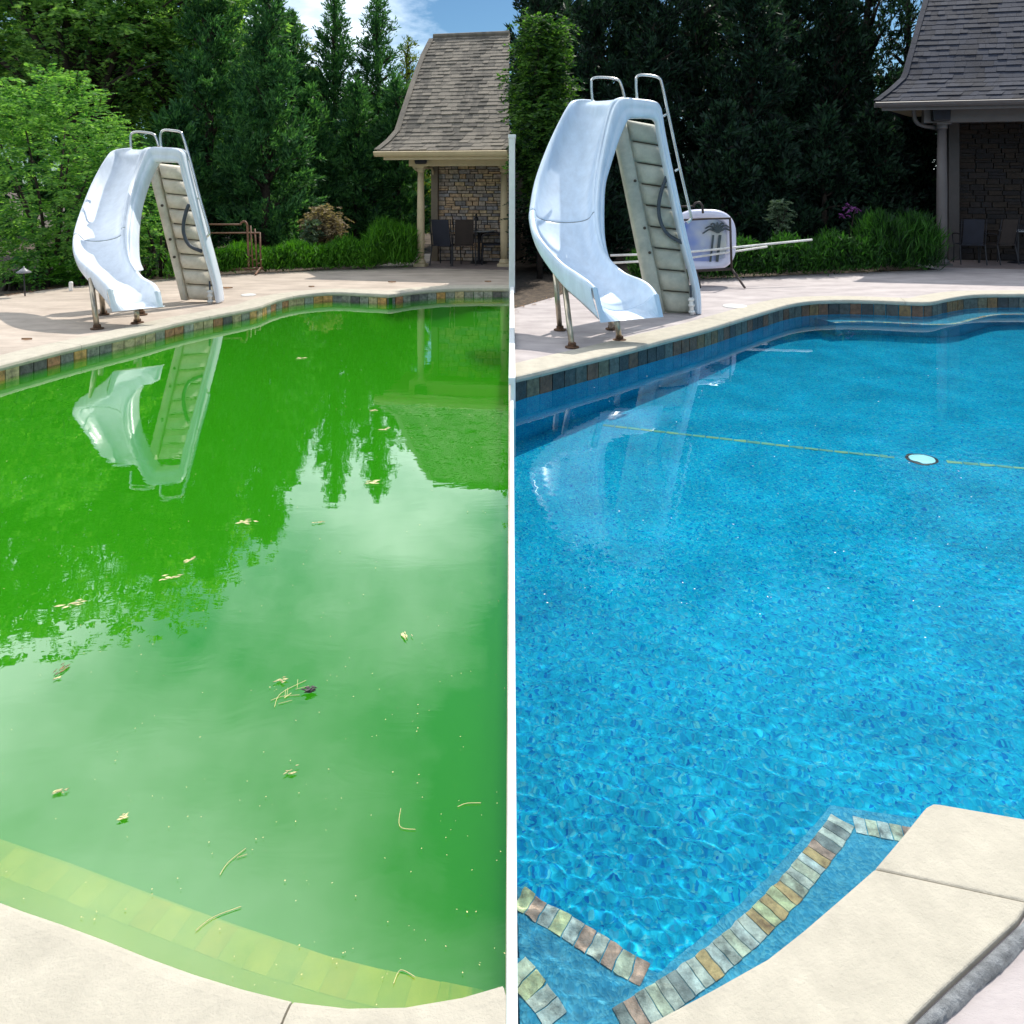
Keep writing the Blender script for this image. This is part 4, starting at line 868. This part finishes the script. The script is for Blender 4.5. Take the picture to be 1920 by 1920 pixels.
con = [(395,18.6,7.9,1.35,'broad juniper right behind the top of the slide, left of the tallest junipers'),(500,18.0,6.6,1.25,'densest dark juniper rising out of frame in the middle of the green pool garden'),
       (548,22.5,7.0,1.15,'thin topped juniper left of the two spiky junipers'),(628,23,7.7,1.35,'left of the two tall spiky topped junipers against the sky'),(708,23,7.6,1.35,'right of the two tall spiky topped junipers against the sky'),
       (445,24,7.8,1.4,'far juniper between the two broad front junipers'),(765,24.5,6.6,.8,'sparse yellowing juniper touching the tan pool house roof')]
for px, D, h, r, lb in con:
    conifer((X(px,D),D,-.05), h, r, 'pale' if px == 765 else 'juniper', lb, nb=150 if px < 530 else 115, per=300 if px != 765 else 90, ll=.125, lw=.038)
for px, D, h, r, lb in [(580,20.2,4.4,1.0,'short dark juniper behind the tan seed shrub'),(670,20.8,4.6,1.1,'short dark juniper behind the ornamental grass'),(745,21,4.7,.9,'short dark juniper beside the left edge of the pool house'),(330,17.5,3.6,1.0,'short juniper behind the slide ladder')]:
    conifer((X(px,D),D,-.05), h, r, 'juniper', lb, nb=90, per=180, ll=.16, lw=.05, up=.6)
D = 27; broad((X(500,D),D,-.05), 7, (X(505,D),D,6.3), (1.3,1,1.6), 'pale', 'pale yellow green tree peeping between the junipers at the sky', nc=50, per=220, ll=.15, lw=.06, cr=.5)
D = 17.0; broad((X(606,D),D,-.05), 1.0, (X(606,D),D,.85), (.42,.35,.42), 'tan', 'rounded tan shrub gone to seed behind the hedge', nc=60, per=150, ll=.06, lw=.03, name='seed_shrub', trunk=.03, cr=.14).__setitem__('category', 'shrub')
D = 16.6; broad((X(582,D),D,-.05), 1.0, (X(582,D),D,.75), (.08,.08,.42), 'mint', 'thin pale grey green stem plant left of the tan shrub', nc=16, per=26, ll=.07, lw=.04, name='stem_plant', trunk=.012, cr=.09).__setitem__('category', 'plant')
def hedge(name, label, cat, pts, w, h, g, n, L, root_loc, lean=.35, W=.03, kind=None, stemm=True):
    # leafy strip along pts (ground points)
    pts = [Vector(p) for p in pts]; rs = resample(catmull(pts, 6), .05); A_ = np.array([[p.x, p.y, 0] for p in rs]); idx = RNG.integers(0, len(A_), n)
    hh = h if np.isscalar(h) else np.interp(idx/len(A_), np.linspace(0, 1, len(h)), h)
    z = (RNG.random(n)**.7)*hh*(.85+.3*np.sin(idx*.31)*RNG.random(n)); pos = A_[idx]+RNG.normal(size=(n,3))*np.array([.05,w,0]); pos[:, 2] = np.maximum(z, .02)
    dr = RNG.normal(size=(n,3))*lean+np.array([0,0,1.]); V = leaves(pos, dr, L*(.6+.8*RNG.random(n)), W)
    root = thing(name, label, cat, pts[0]); quads('foliage', V, M['g_'+g], root)
    return root
hedge('low_hedge', 'low bright green hedge of narrow leaves along the deck of the green pool', 'hedge', [G(330,521),G(430,512),G(540,506.5),G(640,503.5),G(705,502)], .16, [.55,.52,.50,.55,.62], 'hedge', 26000, .11, None, lean=.55, W=.022)
hedge('ornamental_grass', 'taller clump of arching green grass beside the cream column', 'ornamental grass', [G(690,501.5),G(740,500),G(776,499.3)], .18, [.55,.85,.95,.8], 'hedge', 9000, .24, None, lean=.5, W=.018)
# right garden
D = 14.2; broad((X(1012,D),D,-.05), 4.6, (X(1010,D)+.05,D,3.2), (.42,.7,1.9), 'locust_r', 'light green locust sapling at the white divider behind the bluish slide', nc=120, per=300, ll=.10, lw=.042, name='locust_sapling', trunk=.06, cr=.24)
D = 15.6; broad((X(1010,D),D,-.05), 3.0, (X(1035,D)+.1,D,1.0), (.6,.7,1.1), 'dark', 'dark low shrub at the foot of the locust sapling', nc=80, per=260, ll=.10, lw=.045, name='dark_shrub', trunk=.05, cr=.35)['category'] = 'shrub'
conr = [(1015,21.5,9.6,1.5,'dark cedar behind the locust sapling'),(1120,20,9.2,1.45,'dark cedar behind the top of the bluish slide'),(1215,19.5,9.4,1.4,'dark cedar with its trunk hidden behind the slide handrails'),(1310,20.5,9.8,1.45,'dark cedar just right of the slide handrail'),
        (1405,19,8.6,1.35,'dark cedar with grey green branch tips above the flower stalk'),(1490,21,9.2,1.3,'dark cedar between flower stalk and lilac blooms'),(1565,20.5,8.6,1.2,'dark cedar next to the last before the slate roof')]
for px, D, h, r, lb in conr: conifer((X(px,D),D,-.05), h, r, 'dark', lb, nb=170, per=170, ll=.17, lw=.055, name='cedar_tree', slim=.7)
D = 21; conifer((X(1632,D),D,-.05), 11.5, 1.35, 'dark', 'thin cedar with bare trunk and sky gaps beside the slate roof', nb=130, per=95, ll=.16, lw=.05, name='cedar_tree', slim=.55)
D = 22; conifer((X(1700,D),D,-.05), 9.5, 1.0, 'dark', 'thin cedar partly hidden behind the slate roof', nb=80, per=90, ll=.16, lw=.05, name='cedar_tree', slim=.6)
for px, D, h, r, lb in [(1080,17.3,3.4,1.1,'low dark cedar seen through the arch of the bluish slide'),(1360,17.5,3.6,1.1,'low dark cedar behind the pool float'),(1450,18,3.2,.9,'low dark cedar behind the pale flower stalk'),(1545,18.2,3.6,1.0,'low dark cedar behind the lilac flowers'),(1640,18.6,3.8,1.0,'low dark cedar under the slate eave corner'),(1715,19.5,3.8,.9,'low dark cedar beside the taupe column')]:
    conifer((X(px,D),D,-.05), h, r, 'dark', lb, nb=90, per=170, ll=.16, lw=.055, name='cedar_tree', up=.6)
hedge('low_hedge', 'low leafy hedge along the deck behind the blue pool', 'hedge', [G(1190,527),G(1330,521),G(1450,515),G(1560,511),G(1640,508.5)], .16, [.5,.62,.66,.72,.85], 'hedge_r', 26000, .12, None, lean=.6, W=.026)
hedge('ornamental_grass', 'dark arching grass clump left of the taupe column', 'ornamental grass', [G(1620,508),G(1690,506),G(1752,504.5)], .2, [.85,1.1,1.0,.8], 'hedge_r', 9000, .28, None, lean=.5, W=.02)
D = 16.2; broad((X(1463,D),D,-.05), 1.4, (X(1463,D),D,1.05), (.22,.15,.42), 'mint', 'pale branching flower stalk standing above the hedge', nc=26, per=30, ll=.07, lw=.035, name='flower_stalk', trunk=.012, cr=.08)['category'] = 'plant'
M['g_lilac'] = mat('lilac petal', (.35,.08,.33), .6, col2=(.22,.06,.25), isl=.5)
D = 17.0; broad((X(1592,D),D,-.05), 1.2, (X(1592,D),D,1.15), (.2,.12,.14), 'lilac', 'small lilac flower heads in the dark above the hedge', nc=4, per=7, ll=.04, lw=.03, name='lilac_flower', trunk=.01, cr=.05)['category'] = 'flower'
def litter(line, n, w, name, label, m):
    mb = MB(); rs = resample(catmull([Vector(p) for p in line], 5), .05)
    for k in range(n):
        c = random.choice(rs)+Vector((random.gauss(0,.05), -abs(random.gauss(0, w))+.08, .004)); a = random.random()*6.3; s = random.uniform(.012,.035)
        u = Vector((math.cos(a), math.sin(a), random.uniform(-.2,.3)))*s; v = Vector((-u.y, u.x, random.uniform(-.2,.2)*s))*.45; c.z = .004+abs(u.z)+abs(v.z)
        mb.add([c-u, c-v, c+u, c+v], [(0,1,2,3)])
    tag(mb.build(name, m), label, 'leaf litter', kind='stuff')
litter(farL[1:], 520, .22, 'leaf_litter', 'brown leaf litter blown along the planting bed of the green pool garden', leafm)
litter(farR, 420, .25, 'leaf_litter', 'brown leaf litter blown along the hedge behind the blue pool', leafm)
# trees farther back that close the garden
for px, D, h, r, g, lb in [(60,27,8,2.4,'juniper','far juniper behind the spreading locust'),(210,28,8.5,2.2,'juniper','far juniper behind the sumac and the slide top'),(330,28,7.5,2.0,'juniper','far juniper in the gap left of the front junipers'),(585,29,6.2,2.0,'juniper','distant juniper low between the spiky tops'),(680,29.5,5.6,2.0,'juniper','distant juniper low behind the right spiky top'),
                           (770,30,4.6,1.8,'juniper','distant juniper low beside the tan roof'),(1060,27,11,2.2,'dark','distant cedar behind the locust sapling and slide'),(1008,25,10,1.0,'dark','distant narrow cedar nearest the white divider'),(1190,27,11,2.3,'dark','distant cedar filling behind the slide handrails'),(1330,27,11,2.3,'dark','distant cedar filling behind the pool float'),(1460,27,11,2.2,'dark','distant cedar filling behind the flower stalk'),(1580,28,9.5,2.0,'dark','distant cedar filling left of the sky gaps'),(1690,28,6.0,1.9,'dark','distant cedar below the sky gaps by the slate roof')]:
    conifer((X(px,D),D,-.05), h, r, g, lb, nb=110, per=170, ll=.24, lw=.075, name='juniper_tree' if g == 'juniper' else 'cedar_tree')
# ------------------------------------------------------------------ things floating on the water
fm = [mat('pale dead leaf', (.62,.55,.28), .7, var=.3, scale=30), mat('brown dead leaf', (.22,.15,.07), .8, var=.4, scale=30), mat('dark scum', (.07,.06,.06), .8), mat('straw', (.62,.56,.25), .7)]
zl = -.147
def clump(px, py, s, ang, m, label, nm='floating_leaf', el=2.2, n=10, cat='leaf', z=zl):
    c = G(px, py, z); mb = MB()
    for k in range(n):
        a = random.uniform(-.5,.5)+ang; q = c+Vector((random.gauss(0, s*.45), random.gauss(0, s*.28), .002+.0003*k))
        q = c+Matrix.Rotation(ang, 3, 'Z') @ (q-c); L = s*random.uniform(.2,.55); W = L/el*random.uniform(.5,1)
        u = Vector((math.cos(a), math.sin(a), random.uniform(-.02,.04))); v = Vector((-u.y, u.x, random.uniform(-.06,.06)))
        mb.add([q-u*L, q-u*L*.2+v*W, q+u*L, q-u*L*.1-v*W], [(0,3,2,1)])
    tag(mb.build(nm, m, None, solid=.0015), label, cat)
def twig(px, py, L, ang, label, z=zl, bend=.1, br=0):
    c = G(px, py, z); d = Vector((math.cos(ang), math.sin(ang), 0)); n = Vector((-d.y, d.x, 0)); mb = MB()
    mb.tube(catmull([c-d*L/2, c-d*L*.1+n*L*bend, c+d*L/2], 5), .0010, 5)
    for k in range(br): q = c+d*L*random.uniform(-.4,.3); a = ang+random.choice((-.7,.7)); mb.tube([q, q+Vector((math.cos(a), math.sin(a), 0))*L*.3], .0008, 4)
    tag(mb.build('floating_twig', fm[3], None), label, 'twig')
clump(140,1132,.055,.5,fm[0],'largest pale dead leaf floating in the dark tree reflection'); clump(463,980,.05,.1,fm[0],'pale dead leaf floating at the edge of the tree reflection')
clump(355,1052,.035,.9,fm[0],'small orange tinged dead leaf floating in the tree reflection'); clump(320,1085,.05,.5,fm[0],'loose clump of dead leaf bits below the small orange leaf')
clump(112,1255,.035,1.2,fm[1],'brown elongated dead leaf floating at the left', el=3); clump(105,1273,.018,.9,fm[0],'pale tip of debris touching the brown floating leaf', n=4)
clump(760,1193,.032,-.9,fm[0],'pale folded dead leaf floating at the right of the cloud reflection', el=3); clump(581,1297,.022,0,fm[2],'dark grey clump floating beside the straw', nm='floating_scum', el=1.5, n=40, cat='scum')
clump(527,1277,.02,.3,fm[0],'small pale leaf tangled with straw beside the dark clump', n=14); twig(545,1300,.16,1.1,'bent straw with side shoots leading to the dark clump', bend=.2, br=5); twig(535,1308,.10,.3,'short straw lying left of the dark clump', br=2)
clump(545,1448,.022,.4,fm[0],'pale leaf scrap floating below the dark clump', el=3); clump(115,1486,.02,.4,fm[0],'pale leaf scrap floating at lower left'); clump(233,1533,.018,.7,fm[0],'small pale leaf scrap above the yellow ledge')
twig(437,1615,.09,1.1,'forked straw floating above the yellow ledge', br=1); twig(410,1722,.11,.6,'thin straw floating over the yellow ledge tiles'); twig(880,1509,.07,.2,'straight pale straw at the right near the divider'); twig(765,1535,.09,2.2,'curved thin straw left of the straight straw', bend=.35); twig(758,1838,.05,.3,'small bent straw near the coping', bend=.5)
for px, py, s, lb in ((700,770,.05,'pale floating scrap below the house reflection'),(700,905,.06,'flat pale floating scrap in the cloud reflection'),(600,980,.03,'small reddish scrap in the cloud reflection'),(718,805,.05,'pale scrap under the spiky tree reflections'),(565,672,.05,'pale scrap near the far wall left of the column reflections')):
    clump(px, py, s, .1, fm[0], lb, n=8)
def specks(n, box, z, m, smin, smax, inside):
    mb = MB(); k = 0
    while k < n:
        px = random.uniform(box[0], box[1]); py = box[2]+(box[3]-box[2])*random.random()**1.0; c = G(px, py, z+.002)
        if not inside(c): continue
        a = random.random()*6.3; s = random.uniform(smin, smax)*(.4+.16*c.y); u = Vector((math.cos(a), math.sin(a), .05))*s; v = Vector((-u.y, u.x, .0))*random.uniform(.25,.8)
        mb.add([c-u, c-v, c+u, c+v], [(0,1,2,3)]); k += 1
    return mb.build('floating_specks', m)
def inpoly(poly):
    P_ = [(p.x, p.y) for p in poly]
    def f(c):
        r = False
        for (x0, y0), (x1, y1) in zip(P_, P_[1:]+P_[:1]):
            if (y0 > c.y) != (y1 > c.y) and c.x < (x1-x0)*(c.y-y0)/(y1-y0)+x0: r = not r
        return r
    return f
tag(specks(480, (0,950,590,1900), zl, fm[3], .001, .0042, inpoly(eL)), 'fine pale flecks scattered over the green water', 'flecks', kind='stuff')
tag(specks(60, (970,1910,600,1200), -.212, M['pvc'], .003, .007, inpoly(eR)), 'pale petals scattered on the blue water', 'petals', kind='stuff')
